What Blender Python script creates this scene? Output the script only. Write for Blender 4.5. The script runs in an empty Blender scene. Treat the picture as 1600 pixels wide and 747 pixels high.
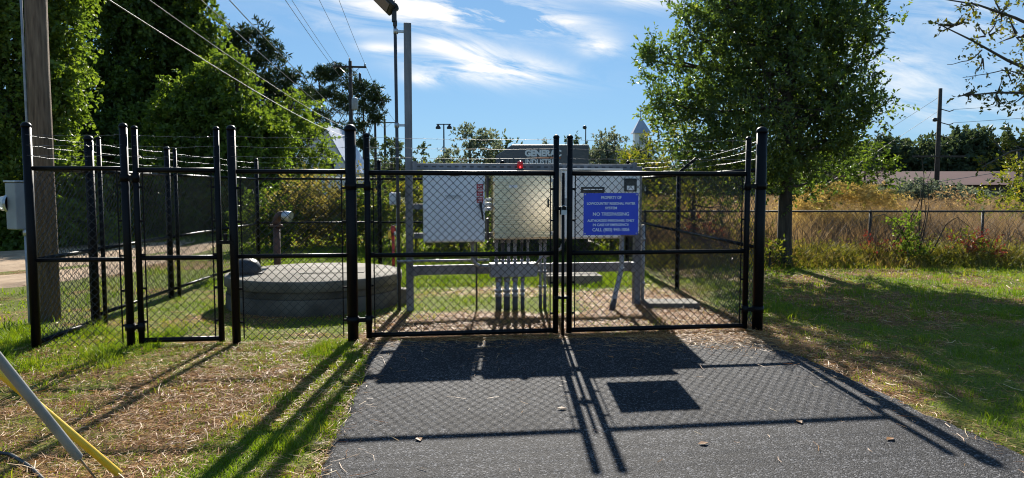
import bpy, math, random
import numpy as np
from mathutils import Vector, Matrix, Euler

SC = bpy.context.scene
COL = SC.collection
R = math.radians
rng = np.random.default_rng(7)
random.seed(7)

# ------------------------------------------------------------------ camera
cam_d = bpy.data.cameras.new("camera")
cam = bpy.data.objects.new("camera", cam_d)
COL.objects.link(cam)
cam.location = (0, 0, 1.59)
cam.rotation_euler = (R(90 - 4.01), 0, 0)
cam_d.sensor_width = 36
cam_d.lens = 25.2
cam_d.clip_start = 0.05
cam_d.clip_end = 4000
SC.camera = cam

# ------------------------------------------------------------------ sky and sun
SUN_EL = 29.3
SKY_STRENGTH = 0.10
SUN_STRENGTH = 3.5
EXPOSURE = 1.68
world = bpy.data.worlds.new("World")
SC.world = world
world.use_nodes = True
wn, wl = world.node_tree.nodes, world.node_tree.links
wn.clear()
w_out = wn.new("ShaderNodeOutputWorld")
w_bg = wn.new("ShaderNodeBackground")
sky = wn.new("ShaderNodeTexSky")
sky.sky_type = 'NISHITA'
sky.sun_disc = False
sky.sun_elevation = R(SUN_EL)
sky.sun_rotation = R(0)
sky.air_density = 1.0
sky.dust_density = 0.0
sky.ozone_density = 3.5
sky.altitude = 0
gam = wn.new("ShaderNodeGamma")          # evens out the sky: the photograph's sky is a mid blue all over
gam.inputs['Gamma'].default_value = 0.45
wl.new(sky.outputs[0], gam.inputs['Color'])
hsv = wn.new("ShaderNodeMix")
hsv.data_type = 'RGBA'
hsv.blend_type = 'MULTIPLY'
hsv.inputs['Factor'].default_value = 1
hsv.inputs[7].default_value = (.49, .75, 1.02, 1)
wl.new(gam.outputs[0], hsv.inputs[6])


def wmath(op, a, b=None, c=None):
    n = wn.new("ShaderNodeMath")
    n.operation = op
    for i, v in enumerate((a, b, c)):
        if v is None:
            continue
        if isinstance(v, (int, float)):
            n.inputs[i].default_value = v
        else:
            wl.new(v, n.inputs[i])
    return n.outputs[0]


tc = wn.new("ShaderNodeTexCoord")
sep = wn.new("ShaderNodeSeparateXYZ")
wl.new(tc.outputs['Generated'], sep.inputs[0])
dy = wmath('MAXIMUM', wmath('ABSOLUTE', sep.outputs['Y']), 0.05)
az = wmath('DIVIDE', sep.outputs['X'], dy)
el = wmath('DIVIDE', sep.outputs['Z'], dy)
comb = wn.new("ShaderNodeCombineXYZ")
wl.new(wmath('MULTIPLY', az, 3.0), comb.inputs[0])
wl.new(wmath('ADD', wmath('MULTIPLY', el, 15.0), wmath('MULTIPLY', az, 3.0)), comb.inputs[1])
nz = wn.new("ShaderNodeTexNoise")
nz.inputs['Scale'].default_value = 1.6
nz.inputs['Detail'].default_value = 9
nz.inputs['Roughness'].default_value = 0.62
nz.inputs['Distortion'].default_value = 0.7
wl.new(comb.outputs[0], nz.inputs['Vector'])
comb2 = wn.new("ShaderNodeCombineXYZ")
wl.new(wmath('MULTIPLY', az, 1.1), comb2.inputs[0])
wl.new(wmath('ADD', wmath('MULTIPLY', el, 4.0), 3.7), comb2.inputs[1])
nb = wn.new("ShaderNodeTexNoise")
nb.inputs['Scale'].default_value = 1.3
nb.inputs['Detail'].default_value = 3
wl.new(comb2.outputs[0], nb.inputs['Vector'])
# thin cloud banks: (azimuth, elevation, half width, half height, density), slightly tilted
BANKS = [(-0.10, 0.240, 0.15, 0.022, 1.0), (0.02, 0.232, 0.07, 0.016, .9), (-0.25, 0.222, 0.06, 0.010, .5),
         (-0.03, 0.166, 0.10, 0.020, 1.0), (-0.08, 0.195, 0.055, 0.011, .8),
         (-0.18, 0.192, 0.03, 0.008, .6), (0.12, 0.194, 0.03, 0.013, .75), (0.18, 0.262, 0.06, 0.015, .8),
         (-0.12, 0.150, 0.025, 0.009, .7), (0.55, 0.155, 0.07, 0.03, .28), (0.62, 0.235, 0.10, 0.025, .32),
         (0.50, 0.20, 0.05, 0.03, .2), (0.62, 0.105, 0.2, 0.02, .25), (0.03, .27, .06, .01, .5)]
acc = None
for (a, e, sa, se, k) in BANKS:
    da = wmath('DIVIDE', wmath('SUBTRACT', az, a), sa)
    de = wmath('DIVIDE', wmath('ADD', wmath('SUBTRACT', el, e), wmath('MULTIPLY', wmath('SUBTRACT', az, a), 0.10)), se)
    r2 = wmath('ADD', wmath('MULTIPLY', da, da), wmath('MULTIPLY', de, de))
    gsn = wmath('MULTIPLY', wmath('EXPONENT', wmath('MULTIPLY', r2, -1.0)), k * 1.5)
    acc = gsn if acc is None else wmath('ADD', acc, gsn)
thin = wmath('MULTIPLY', wmath('MAXIMUM', wmath('SUBTRACT', nb.outputs[0], 0.5), 0.0), 1.2)
cover = wmath('ADD', acc, thin)
wisps = wn.new("ShaderNodeMapRange")
wisps.inputs['From Min'].default_value = 0.40
wisps.inputs['From Max'].default_value = 0.60
wl.new(nz.outputs[0], wisps.inputs['Value'])
cl = wn.new("ShaderNodeMath")
cl.operation = 'MULTIPLY'
cl.use_clamp = True
wl.new(cover, cl.inputs[0])
wl.new(wisps.outputs[0], cl.inputs[1])
cmix = wn.new("ShaderNodeMix")
cmix.data_type = 'RGBA'
wl.new(wmath('MULTIPLY', cl.outputs[0], 0.9), cmix.inputs['Factor'])
wl.new(hsv.outputs[2], cmix.inputs[6])
cmix.inputs[7].default_value = (3.7, 3.6, 3.4, 1)
wl.new(cmix.outputs[2], w_bg.inputs['Color'])
w_bg.inputs['Strength'].default_value = SKY_STRENGTH
wl.new(w_bg.outputs[0], w_out.inputs['Surface'])

sun_d = bpy.data.lights.new("sun", 'SUN')
sun_d.energy = SUN_STRENGTH
sun_d.angle = R(0.53)
sun_d.color = (1.0, 0.94, 0.84)
sun = bpy.data.objects.new("sun", sun_d)
COL.objects.link(sun)
sun.location = (0, 30, 30)
sun.rotation_euler = (-R(90 - SUN_EL), 0, 0)

SC.view_settings.view_transform = 'Standard'
SC.view_settings.look = 'None'
SC.view_settings.exposure = EXPOSURE
SC.view_settings.gamma = 1
SC.view_settings.use_curve_mapping = False
SC.render.engine = 'CYCLES'
SC.cycles.pixel_filter_type = 'BLACKMAN_HARRIS'
SC.cycles.filter_width = 1.1
SC.cycles.max_bounces = 8
SC.cycles.transparent_max_bounces = 8

# ------------------------------------------------------------------ materials
MATS = {}


def nmat(name):
    m = bpy.data.materials.new(name)
    m.use_nodes = True
    MATS[name] = m
    nt = m.node_tree
    return m, nt.nodes, nt.links, nt.nodes['Principled BSDF']


def ramp_node(nodes, stops):
    r = nodes.new("ShaderNodeValToRGB")
    e = r.color_ramp.elements
    while len(e) < len(stops):
        e.new(0.5)
    for i, (p, c) in enumerate(stops):
        e[i].position = p
        e[i].color = (*c, 1)
    return r


def surf(name, c0, c1=None, scale=8, rough=0.5, metal=0, bump=0, bscale=60, stretch=(1, 1, 1), rvar=0.0, detail=5, lo=.35, hi=.65, spec=.5):
    """plain surface: two colours mixed by noise, noise bump"""
    m, n, l, b = nmat(name)
    c1 = c1 or tuple(min(1, x * 1.25) for x in c0)
    t = n.new("ShaderNodeTexCoord")
    mp = n.new("ShaderNodeMapping")
    mp.inputs['Scale'].default_value = stretch
    l.new(t.outputs['Object'], mp.inputs[0])
    nz = n.new("ShaderNodeTexNoise")
    nz.inputs['Scale'].default_value = scale
    nz.inputs['Detail'].default_value = detail
    l.new(mp.outputs[0], nz.inputs['Vector'])
    r = ramp_node(n, [(lo, c0), (hi, c1)])
    l.new(nz.outputs[0], r.inputs[0])
    l.new(r.outputs[0], b.inputs['Base Color'])
    b.inputs['Roughness'].default_value = rough
    b.inputs['Metallic'].default_value = metal
    b.inputs['Specular IOR Level'].default_value = spec
    if rvar:
        mr = n.new("ShaderNodeMapRange")
        mr.inputs['To Min'].default_value = rough - rvar
        mr.inputs['To Max'].default_value = rough + rvar
        l.new(nz.outputs[0], mr.inputs['Value'])
        l.new(mr.outputs[0], b.inputs['Roughness'])
    if bump:
        n2 = n.new("ShaderNodeTexNoise")
        n2.inputs['Scale'].default_value = bscale
        n2.inputs['Detail'].default_value = 4
        l.new(mp.outputs[0], n2.inputs['Vector'])
        bp = n.new("ShaderNodeBump")
        bp.inputs['Strength'].default_value = bump
        bp.inputs['Distance'].default_value = 0.01
        l.new(n2.outputs[0], bp.inputs['Height'])
        l.new(bp.outputs[0], b.inputs['Normal'])
    return m


def leafmat(name, stops, trans=0.45, rough=0.5, tint=(1.25, 1.15, 0.5), spec=.4):
    """leaf or blade: colour from the per-face random value, diffuse + translucent"""
    m, n, l, b = nmat(name)
    a = n.new("ShaderNodeAttribute")
    a.attribute_name = "rnd"
    r = ramp_node(n, stops)
    l.new(a.outputs['Fac'], r.inputs[0])
    l.new(r.outputs[0], b.inputs['Base Color'])
    b.inputs['Roughness'].default_value = rough
    b.inputs['Specular IOR Level'].default_value = spec
    tr = n.new("ShaderNodeBsdfTranslucent")
    mx = n.new("ShaderNodeMix")
    mx.data_type = 'RGBA'
    mx.blend_type = 'MULTIPLY'
    mx.inputs['Factor'].default_value = 1
    l.new(r.outputs[0], mx.inputs[6])
    mx.inputs[7].default_value = (*tint, 1)
    l.new(mx.outputs[2], tr.inputs['Color'])
    ms = n.new("ShaderNodeMixShader")
    ms.inputs[0].default_value = trans
    l.new(b.outputs[0], ms.inputs[1])
    l.new(tr.outputs[0], ms.inputs[2])
    l.new(ms.outputs[0], n['Material Output'].inputs['Surface'])
    return m


surf('vinyl', (.003, .003, .004), (.005, .005, .006), 20, .42, 0, .05, 200, rvar=.08, spec=.16)
surf('vinyl_wire', (.005, .005, .006), (.009, .009, .01), 20, .30, spec=.45)
surf('galv', (.36, .38, .40), (.55, .57, .60), 14, .42, .75, .05, 90, rvar=.1)
surf('galv_wire', (.06, .062, .065), (.12, .122, .125), 30, .45, .4)
surf('galv_old', (.022, .023, .025), (.05, .051, .053), 20, .6, .1, spec=.3)
surf('barb_steel', (.12, .12, .125), (.22, .22, .23), 30, .4, .6)
surf('strut', (.13, .135, .145), (.23, .235, .25), 9, .62, .25, .08, 60, stretch=(1, 1, .2), rvar=.1)
surf('cab_white', (.80, .83, .87), (.86, .88, .90), 3, .42, 0, .02, 200)
surf('cab_cream', (.74, .74, .72), (.81, .81, .79), 3, .42, 0, .02, 200)
surf('cab_grey', (.24, .255, .27), (.31, .325, .34), 4, .45, 0, .03, 150)
surf('stainless', (.78, .69, .53), (.85, .76, .60), 40, .27, 1.0, .10, 60, stretch=(.03, .03, 3), rvar=.05)  # warm tint in the steel colour stands in for reflected sunlit ground
surf('conduit', (.22, .23, .25), (.34, .35, .37), 12, .5, .2, .03, 100)
surf('conduit_dark', (.035, .035, .038), (.06, .06, .065), 12, .55)
surf('black_plastic', (.012, .012, .013), (.02, .02, .02), 30, .4)
surf('white_plastic', (.62, .64, .66), (.72, .74, .76), 12, .4)
surf('red_label', (.42, .02, .03), (.5, .03, .04), 60, .45)
surf('label_white', (.85, .85, .85), (.9, .9, .9), 30, .5)
surf('sign_blue', (.022, .06, .58), (.027, .07, .64), 4, .35)
surf('sign_text', (.80, .84, .9), (.85, .88, .92), 40, .5)
surf('wood_pole', (.09, .058, .038), (.26, .18, .12), 6, .85, 0, .6, 40, stretch=(6, 6, .5), lo=.3, hi=.7)
surf('far_wood', (.03, .025, .022), (.06, .05, .042), 4, .9)
surf('concrete', (.075, .066, .050), (.20, .178, .138), 2.2, .9, 0, .35, 50, detail=8, lo=.3, hi=.7)
surf('concrete_stained', (.045, .04, .032), (.17, .15, .12), 3, .92, 0, .4, 40, detail=8, lo=.3, hi=.72)
surf('brown_pipe', (.06, .028, .02), (.10, .05, .035), 8, .7, 0, .1, 60)
surf('dark_metal', (.03, .032, .036), (.05, .052, .056), 8, .45, .4)
surf('red_paint', (.32, .02, .015), (.42, .04, .03), 12, .5)
surf('yellow_paint', (.62, .40, .03), (.72, .48, .05), 12, .5)
surf('guard_yellow', (.70, .44, .02), (.80, .54, .05), 5, .4, 0, .03, 80, rvar=.06)
surf('guard_grey', (.20, .205, .20), (.28, .285, .275), 6, .45, 0, .03, 80, rvar=.06)
surf('cable_black', (.012, .012, .012), (.02, .02, .02), 20, .5)
surf('wire_alu', (.12, .122, .125), (.18, .182, .185), 2, .45, .5)
surf('wire_dark', (.03, .03, .032), (.05, .05, .05), 2, .5)
surf('generator_paint', (.085, .092, .105), (.10, .108, .12), 3, .45)
surf('orange_paint', (.55, .13, .03), (.6, .16, .04), 8, .5)
surf('white_wall', (.66, .68, .70), (.76, .78, .80), 1.2, .8, 0, .1, 20)
surf('roof_metal', (.30, .34, .42), (.36, .40, .48), .8, .4, .3)
surf('roof_red', (.08, .026, .02), (.12, .04, .032), .5, .8, 0, .2, 6)
surf('dark_wall', (.06, .05, .045), (.10, .08, .07), 1, .9)
surf('pane', (.02, .025, .03), (.03, .035, .04), 1, .1)
surf('bark', (.045, .036, .028), (.12, .10, .08), 7, .95, 0, .8, 30, stretch=(3, 3, .6), lo=.3, hi=.7)
surf('bark_dark', (.03, .025, .02), (.07, .058, .045), 5, .95, 0, .6, 20, stretch=(3, 3, .6))
surf('twig', (.05, .038, .03), (.11, .085, .065), 10, .95)
m, n, l, b = nmat('beacon_red')
b.inputs['Base Color'].default_value = (.75, .015, .02, 1)
b.inputs['Roughness'].default_value = .25
b.inputs['Transmission Weight'].default_value = .5
m, n, l, b = nmat('meter_glass')
b.inputs['Base Color'].default_value = (.75, .78, .8, 1)
b.inputs['Roughness'].default_value = .12
b.inputs['Transmission Weight'].default_value = .35
m, n, l, b = nmat('lens')
b.inputs['Base Color'].default_value = (.10, .10, .11, 1)
b.inputs['Roughness'].default_value = .2

leafmat('holly_leaf', [(0, (.032, .058, .021)), (.5, (.068, .112, .034)), (.85, (.12, .165, .046)), (1, (.22, .25, .07))], .45, .36, (1.8, 1.8, .6), .5)
leafmat('vine_leaf', [(0, (.05, .09, .018)), (.5, (.11, .17, .032)), (1, (.19, .25, .05))], .50, .5, (1.55, 1.5, .5))
leafmat('vine_dark', [(0, (.028, .055, .014)), (.6, (.065, .11, .022)), (1, (.14, .19, .035))], .46, .5, (1.7, 1.6, .45))
leafmat('pine_needle', [(0, (.018, .034, .015)), (.6, (.036, .06, .022)), (1, (.075, .10, .035))], .25, .6, (1.3, 1.3, .6))
leafmat('far_leaf', [(0, (.036, .056, .032)), (.6, (.07, .098, .052)), (1, (.13, .155, .075))], .35, .6, (1.2, 1.2, .7))
leafmat('grey_leaf', [(0, (.08, .10, .07)), (.6, (.14, .17, .12)), (1, (.25, .26, .18))], .4, .6, (1.1, 1.1, .8))
leafmat('shrub_leaf', [(0, (.045, .07, .016)), (.45, (.10, .14, .026)), (.8, (.19, .20, .04)), (1, (.32, .23, .07))], .48, .5, (1.6, 1.4, .45))
leafmat('tan_leaf', [(0, (.08, .085, .03)), (.5, (.18, .17, .06)), (1, (.34, .27, .11))], .45, .6, (1.4, 1.25, .6))
leafmat('red_leaf', [(0, (.15, .03, .022)), (.6, (.24, .06, .04)), (1, (.30, .14, .07))], .42, .6, (1.2, 1.0, .8))
leafmat('oak_leaf', [(0, (.045, .065, .015)), (.6, (.10, .12, .025)), (1, (.24, .19, .04))], .5, .45, (1.7, 1.5, .4))
leafmat('grass_blade', [(0, (.06, .125, .012)), (.45, (.13, .21, .018)), (.75, (.24, .27, .035)), (1, (.40, .31, .10))], .5, .5, (1.6, 1.45, .35))
leafmat('straw_piece', [(0, (.16, .065, .026)), (.35, (.38, .18, .055)), (.75, (.54, .32, .115)), (1, (.74, .58, .33))], .25, .55, (1.15, 1.0, .75))
leafmat('field_blade', [(0, (.12, .088, .066)), (.4, (.20, .155, .11)), (.8, (.33, .27, .185)), (1, (.24, .24, .11))], .48, .65, (1.4, 1.15, .65))
leafmat('golden_blade', [(0, (.34, .24, .08)), (.5, (.52, .40, .15)), (1, (.72, .62, .34))], .5, .6, (1.3, 1.15, .7))
leafmat('weed_blade', [(0, (.055, .08, .018)), (.35, (.14, .16, .032)), (.65, (.26, .23, .07)), (1, (.30, .22, .13))], .5, .55, (1.6, 1.4, .45))

# ground: straw / soil / grass from the vertex layers, speckled
m, n, l, b = nmat('ground')
t = n.new("ShaderNodeTexCoord")
at_s = n.new("ShaderNodeAttribute")
at_s.attribute_name = "straw"
n1 = n.new("ShaderNodeTexNoise")
n1.inputs['Scale'].default_value = 45
n1.inputs['Detail'].default_value = 6
l.new(t.outputs['Object'], n1.inputs['Vector'])
n2 = n.new("ShaderNodeTexNoise")
n2.inputs['Scale'].default_value = 5
n2.inputs['Detail'].default_value = 6
l.new(t.outputs['Object'], n2.inputs['Vector'])
r_st = ramp_node(n, [(.32, (.055, .028, .013)), (.5, (.16, .085, .036)), (.7, (.33, .20, .085))])
l.new(n1.outputs[0], r_st.inputs[0])
r_gr = ramp_node(n, [(.30, (.05, .045, .014)), (.48, (.105, .125, .02)), (.7, (.18, .20, .032))])
l.new(n1.outputs[0], r_gr.inputs[0])
fa = n.new("ShaderNodeMath")
fa.operation = 'ADD'
l.new(at_s.outputs['Fac'], fa.inputs[0])
sb = n.new("ShaderNodeMath")
sb.operation = 'MULTIPLY_ADD'
l.new(n2.outputs[0], sb.inputs[0])
sb.inputs[1].default_value = .9
sb.inputs[2].default_value = -.45
l.new(sb.outputs[0], fa.inputs[1])
mr = n.new("ShaderNodeMapRange")
mr.inputs['From Min'].default_value = .3
mr.inputs['From Max'].default_value = .6
l.new(fa.outputs[0], mr.inputs['Value'])
mx = n.new("ShaderNodeMix")
mx.data_type = 'RGBA'
l.new(mr.outputs[0], mx.inputs['Factor'])
l.new(r_gr.outputs[0], mx.inputs[6])
l.new(r_st.outputs[0], mx.inputs[7])
l.new(mx.outputs[2], b.inputs['Base Color'])
b.inputs['Roughness'].default_value = .95
b.inputs['Specular IOR Level'].default_value = .1
bp = n.new("ShaderNodeBump")
bp.inputs['Strength'].default_value = .9
bp.inputs['Distance'].default_value = .02
l.new(n1.outputs[0], bp.inputs['Height'])
l.new(bp.outputs[0], b.inputs['Normal'])

surf('dirt', (.26, .18, .115), (.44, .33, .225), 2.5, .95, 0, .8, 14, detail=8, lo=.3, hi=.7, spec=.1)

# asphalt: dark binder, small light aggregate
m, n, l, b = nmat('asphalt')
t = n.new("ShaderNodeTexCoord")
v = n.new("ShaderNodeTexVoronoi")
v.inputs['Scale'].default_value = 110
l.new(t.outputs['Object'], v.inputs['Vector'])
v2 = n.new("ShaderNodeTexVoronoi")
v2.inputs['Scale'].default_value = 150
l.new(t.outputs['Object'], v2.inputs['Vector'])
n1 = n.new("ShaderNodeTexNoise")
n1.inputs['Scale'].default_value = 1.2
n1.inputs['Detail'].default_value = 7
l.new(t.outputs['Object'], n1.inputs['Vector'])
sepc = n.new("ShaderNodeSeparateColor")
l.new(v.outputs['Color'], sepc.inputs[0])
r1 = ramp_node(n, [(0, (.006, .006, .0075)), (.5, (.014, .014, .0165)), (.8, (.042, .042, .046)), (1, (.18, .18, .19))])
l.new(sepc.outputs[0], r1.inputs[0])
r2 = ramp_node(n, [(.3, (.62, .62, .64)), (.5, (.95, .95, .95)), (.7, (1.3, 1.27, 1.22))])
l.new(n1.outputs[0], r2.inputs[0])
mx = n.new("ShaderNodeMix")
mx.data_type = 'RGBA'
mx.blend_type = 'MULTIPLY'
mx.inputs['Factor'].default_value = 1
l.new(r1.outputs[0], mx.inputs[6])
l.new(r2.outputs[0], mx.inputs[7])
l.new(mx.outputs[2], b.inputs['Base Color'])
b.inputs['Roughness'].default_value = .8
b.inputs['Specular IOR Level'].default_value = .22
ad = n.new("ShaderNodeMath")
ad.operation = 'ADD'
l.new(v.outputs['Distance'], ad.inputs[0])
l.new(v2.outputs['Distance'], ad.inputs[1])
bp = n.new("ShaderNodeBump")
bp.inputs['Strength'].default_value = .8
bp.inputs['Distance'].default_value = .006
bp.invert = True
l.new(ad.outputs[0], bp.inputs['Height'])
l.new(bp.outputs[0], b.inputs['Normal'])

# ------------------------------------------------------------------ object helpers
ORG = {}


def tag(o, label=None, cat=None, group=None, kind=None):
    if label: o['label'] = label
    if cat: o['category'] = cat
    if group: o['group'] = group
    if kind: o['kind'] = kind
    return o


def thing(name, loc, label, cat, group=None):
    o = bpy.data.objects.new(name, None)
    o.empty_display_size = .2
    COL.objects.link(o)
    o.location = loc
    ORG[o] = Vector(loc)
    return tag(o, label, cat, group)


def link(name, me, mat, parent=None):
    """mesh with world coordinates -> object under its parent"""
    o = bpy.data.objects.new(name, me)
    COL.objects.link(o)
    if mat: me.materials.append(MATS[mat])
    org = Vector((0, 0, 0))
    if parent is not None:
        org = ORG[parent]
        o.parent = parent
        me.transform(Matrix.Translation(-org))
    ORG[o] = org
    return o


def recentre(o, loc):
    """move the origin of a top-level mesh to its base"""
    o.data.transform(Matrix.Translation(-Vector(loc)))
    o.location = loc
    ORG[o] = Vector(loc)
    return o


def np_mesh(name, V, F, rnd=None, smooth=False, layers=None):
    """V (n,3), F (m,k) one face size"""
    me = bpy.data.meshes.new(name)
    V = np.ascontiguousarray(V, dtype=np.float32)
    F = np.ascontiguousarray(F, dtype=np.int32)
    m, k = F.shape
    me.vertices.add(len(V))
    me.vertices.foreach_set('co', V.ravel())
    me.loops.add(m * k)
    me.loops.foreach_set('vertex_index', F.ravel())
    me.polygons.add(m)
    me.polygons.foreach_set('loop_start', np.arange(0, m * k, k, dtype=np.int32))
    if rnd is not None:
        a = me.attributes.new('rnd', 'FLOAT', 'FACE')
        a.data.foreach_set('value', np.ascontiguousarray(rnd, dtype=np.float32))
    if layers:
        for nm, arr in layers.items():
            a = me.attributes.new(nm, 'FLOAT', 'POINT')
            a.data.foreach_set('value', np.ascontiguousarray(arr, dtype=np.float32))
    me.polygons.foreach_set('use_smooth', np.full(m, smooth, dtype=bool))
    me.update()
    me.validate()
    return me


class MB:
    def __init__(s):
        s.v, s.f, s.sm = [], [], []

    def add(s, vs, fs, smooth=False):
        o = len(s.v)
        s.v += [tuple(p) for p in vs]
        s.f += [tuple(i + o for i in f) for f in fs]
        s.sm += [smooth] * len(fs)
        return s

    def box(s, c, d, rz=0, rot=None):
        M = rot if rot is not None else Matrix.Rotation(rz, 3, 'Z')
        vs = []
        for sx in (-1, 1):
            for sy in (-1, 1):
                for sz in (-1, 1):
                    vs.append(Vector(c) + M @ Vector((sx * d[0] / 2, sy * d[1] / 2, sz * d[2] / 2)))
        return s.add(vs, [(0, 1, 3, 2), (4, 6, 7, 5), (0, 4, 5, 1), (2, 3, 7, 6), (0, 2, 6, 4), (1, 5, 7, 3)])

    def tube(s, pts, r, n=10, caps=True):
        pts = [Vector(p) for p in pts]
        rs = r if isinstance(r, (list, tuple)) else [r] * len(pts)
        ref = None
        vs, fs = [], []
        for i, p in enumerate(pts):
            t = (pts[min(i + 1, len(pts) - 1)] - pts[max(i - 1, 0)]).normalized()
            if ref is None:
                ref = Vector((0, 0, 1)) if abs(t.z) < .9 else Vector((1, 0, 0))
            a = ref - t * ref.dot(t)
            a.normalize()
            ref = a
            bb = t.cross(a)
            for k in range(n):
                th = 2 * math.pi * k / n
                vs.append(p + (a * math.cos(th) + bb * math.sin(th)) * rs[i])
        for i in range(len(pts) - 1):
            for k in range(n):
                fs.append((i * n + k, i * n + (k + 1) % n, (i + 1) * n + (k + 1) % n, (i + 1) * n + k))
        s.add(vs, fs, True)
        if caps:
            o = len(s.v) - len(vs)
            s.f += [tuple(o + k for k in reversed(range(n))), tuple(o + (len(pts) - 1) * n + k for k in range(n))]
            s.sm += [False, False]
        return s

    def lathe(s, c, prof, n=16, axis='Z'):
        c = Vector(c)
        vs, fs = [], []
        for (r, h) in prof:
            for k in range(n):
                th = 2 * math.pi * k / n
                p = Vector((r * math.cos(th), r * math.sin(th), h))
                if axis == 'X': p = Vector((h, p.x, p.y))
                if axis == 'Y': p = Vector((p.x, h, p.y))
                vs.append(c + p)
        for i in range(len(prof) - 1):
            for k in range(n):
                fs.append((i * n + k, i * n + (k + 1) % n, (i + 1) * n + (k + 1) % n, (i + 1) * n + k))
        fs.append(tuple(reversed(range(n))))
        fs.append(tuple((len(prof) - 1) * n + k for k in range(n)))
        return s.add(vs, fs, len(prof) > 3)

    def prism(s, outline, ext):
        """outline: world points of one face (planar), ext: extrusion vector"""
        e = Vector(ext)
        a = [Vector(p) for p in outline]
        n = len(a)
        vs = a + [p + e for p in a]
        fs = [tuple(range(n)), tuple(reversed(range(n, 2 * n)))]
        for i in range(n):
            fs.append((i, n + i, n + (i + 1) % n, (i + 1) % n))
        return s.add(vs, fs)

    def build(s, name, mat, parent=None, bevel=0):
        me = bpy.data.meshes.new(name)
        me.from_pydata(s.v, [], s.f)
        me.polygons.foreach_set('use_smooth', s.sm)
        import bmesh
        bm = bmesh.new()
        bm.from_mesh(me)
        bmesh.ops.recalc_face_normals(bm, faces=bm.faces)
        bm.to_mesh(me)
        bm.free()
        o = link(name, me, mat, parent)
        if bevel:
            md = o.modifiers.new('bevel', 'BEVEL')
            md.width = bevel
            md.segments = 2
            md.limit_method = 'ANGLE'
        return o


def tubes(P, r, sides=3, ref=(0, 0, 1)):
    """P (S,J,3) polylines of equal length -> V, F (quads, open ends); r scalar or (S,J)"""
    P = np.asarray(P, dtype=np.float64)
    S, J, _ = P.shape
    T = np.empty_like(P)
    T[:, 1:-1] = P[:, 2:] - P[:, :-2]
    T[:, 0] = P[:, 1] - P[:, 0]
    T[:, -1] = P[:, -1] - P[:, -2]
    T /= np.linalg.norm(T, axis=2, keepdims=True) + 1e-9
    ref = np.broadcast_to(np.asarray(ref, float), P.shape)
    B = np.cross(T, ref)
    bn = np.linalg.norm(B, axis=2, keepdims=True)
    B = np.where(bn < 1e-4, np.cross(T, np.array([1., .3, 0])), B)
    B /= np.linalg.norm(B, axis=2, keepdims=True) + 1e-9
    A = np.cross(B, T)
    th = np.arange(sides) * 2 * np.pi / sides
    rr = np.broadcast_to(np.asarray(r, float), (S, J))[:, :, None, None]
    V = P[:, :, None, :] + rr * (A[:, :, None, :] * np.cos(th)[None, None, :, None] + B[:, :, None, :] * np.sin(th)[None, None, :, None])
    idx = np.arange(S * J * sides).reshape(S, J, sides)
    a = idx[:, :-1]
    b_ = idx[:, 1:]
    F = np.stack([a, np.roll(a, -1, 2), np.roll(b_, -1, 2), b_], -1).reshape(-1, 4)
    return V.reshape(-1, 3), F


def tube_obj(name, P, r, mat, parent=None, sides=4, smooth=True, ref=(0, 0, 1)):
    V, F = tubes(P, r, sides, ref)
    return link(name, np_mesh(name, V, F, smooth=smooth), mat, parent)


# value noise
LAT = rng.random((256, 256))


def vnoise(x, y):
    xi = np.floor(x).astype(int)
    yi = np.floor(y).astype(int)
    fx, fy = x - xi, y - yi
    fx = fx * fx * (3 - 2 * fx)
    fy = fy * fy * (3 - 2 * fy)
    g = lambda a, b_: LAT[a % 256, b_ % 256]
    return (g(xi, yi) * (1 - fx) + g(xi + 1, yi) * fx) * (1 - fy) + (g(xi, yi + 1) * (1 - fx) + g(xi + 1, yi + 1) * fx) * fy


def fbm(x, y, o=4):
    s, a, t = 0, 1., 0
    for k in range(o):
        s = s + a * vnoise(x * 2 ** k + 17 * k, y * 2 ** k + 31 * k)
        t += a
        a *= .55
    return s / t


def text_mesh(txt, size, width=None, offset=0.0, xs=1.0):
    cu = bpy.data.curves.new('t', 'FONT')
    cu.body = txt
    cu.size = size
    cu.align_x = 'CENTER'
    cu.offset = offset
    cu.extrude = .0015
    cu.resolution_u = 3
    o = bpy.data.objects.new('t', cu)
    COL.objects.link(o)
    bpy.context.view_layer.update()
    me = bpy.data.meshes.new_from_object(o.evaluated_get(bpy.context.evaluated_depsgraph_get()))
    bpy.data.objects.remove(o)
    xs_ = [v.co.x for v in me.vertices]
    w = max(xs_) - min(xs_)
    k = xs if width is None else width / w
    me.transform(Matrix.Diagonal((k, 1, 1, 1)))
    return me


def put_text(name, txt, origin, u, size, mat, parent, width=None, offset=0.0, up=(0, 0, 1)):
    me = text_mesh(txt, size, width, offset)
    u = Vector(u).normalized()
    up = Vector(up)
    nn = u.cross(up)
    M = Matrix(((u.x, up.x, nn.x, origin[0]), (u.y, up.y, nn.y, origin[1]), (u.z, up.z, nn.z, origin[2]), (0, 0, 0, 1)))
    me.transform(M)
    me.materials.clear()
    return link(name, me, mat, parent)

# ================================================================== setting: ground, driveway, dirt road
def drv_l(y): return -1.10 - .101 * (y - 3.87)


def drv_r(y): return 3.09 - .116 * (y - 4.23)


def drv_t(x): return 7.42 + .10 * x


def on_drive(x, y, pad=0.0):
    return (x > drv_l(y) - pad) & (x < drv_r(y) + pad) & (y < drv_t(x) + pad)


def box_m(x, y, x0, x1, y0, y1, s=.5):
    """soft box mask"""
    f = lambda t: 1 / (1 + np.exp(-np.clip(t, -30, 30)))
    return f((x - x0) / s * 4) * f((x1 - x) / s * 4) * f((y - y0) / s * 4) * f((y1 - y) / s * 4)


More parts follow.
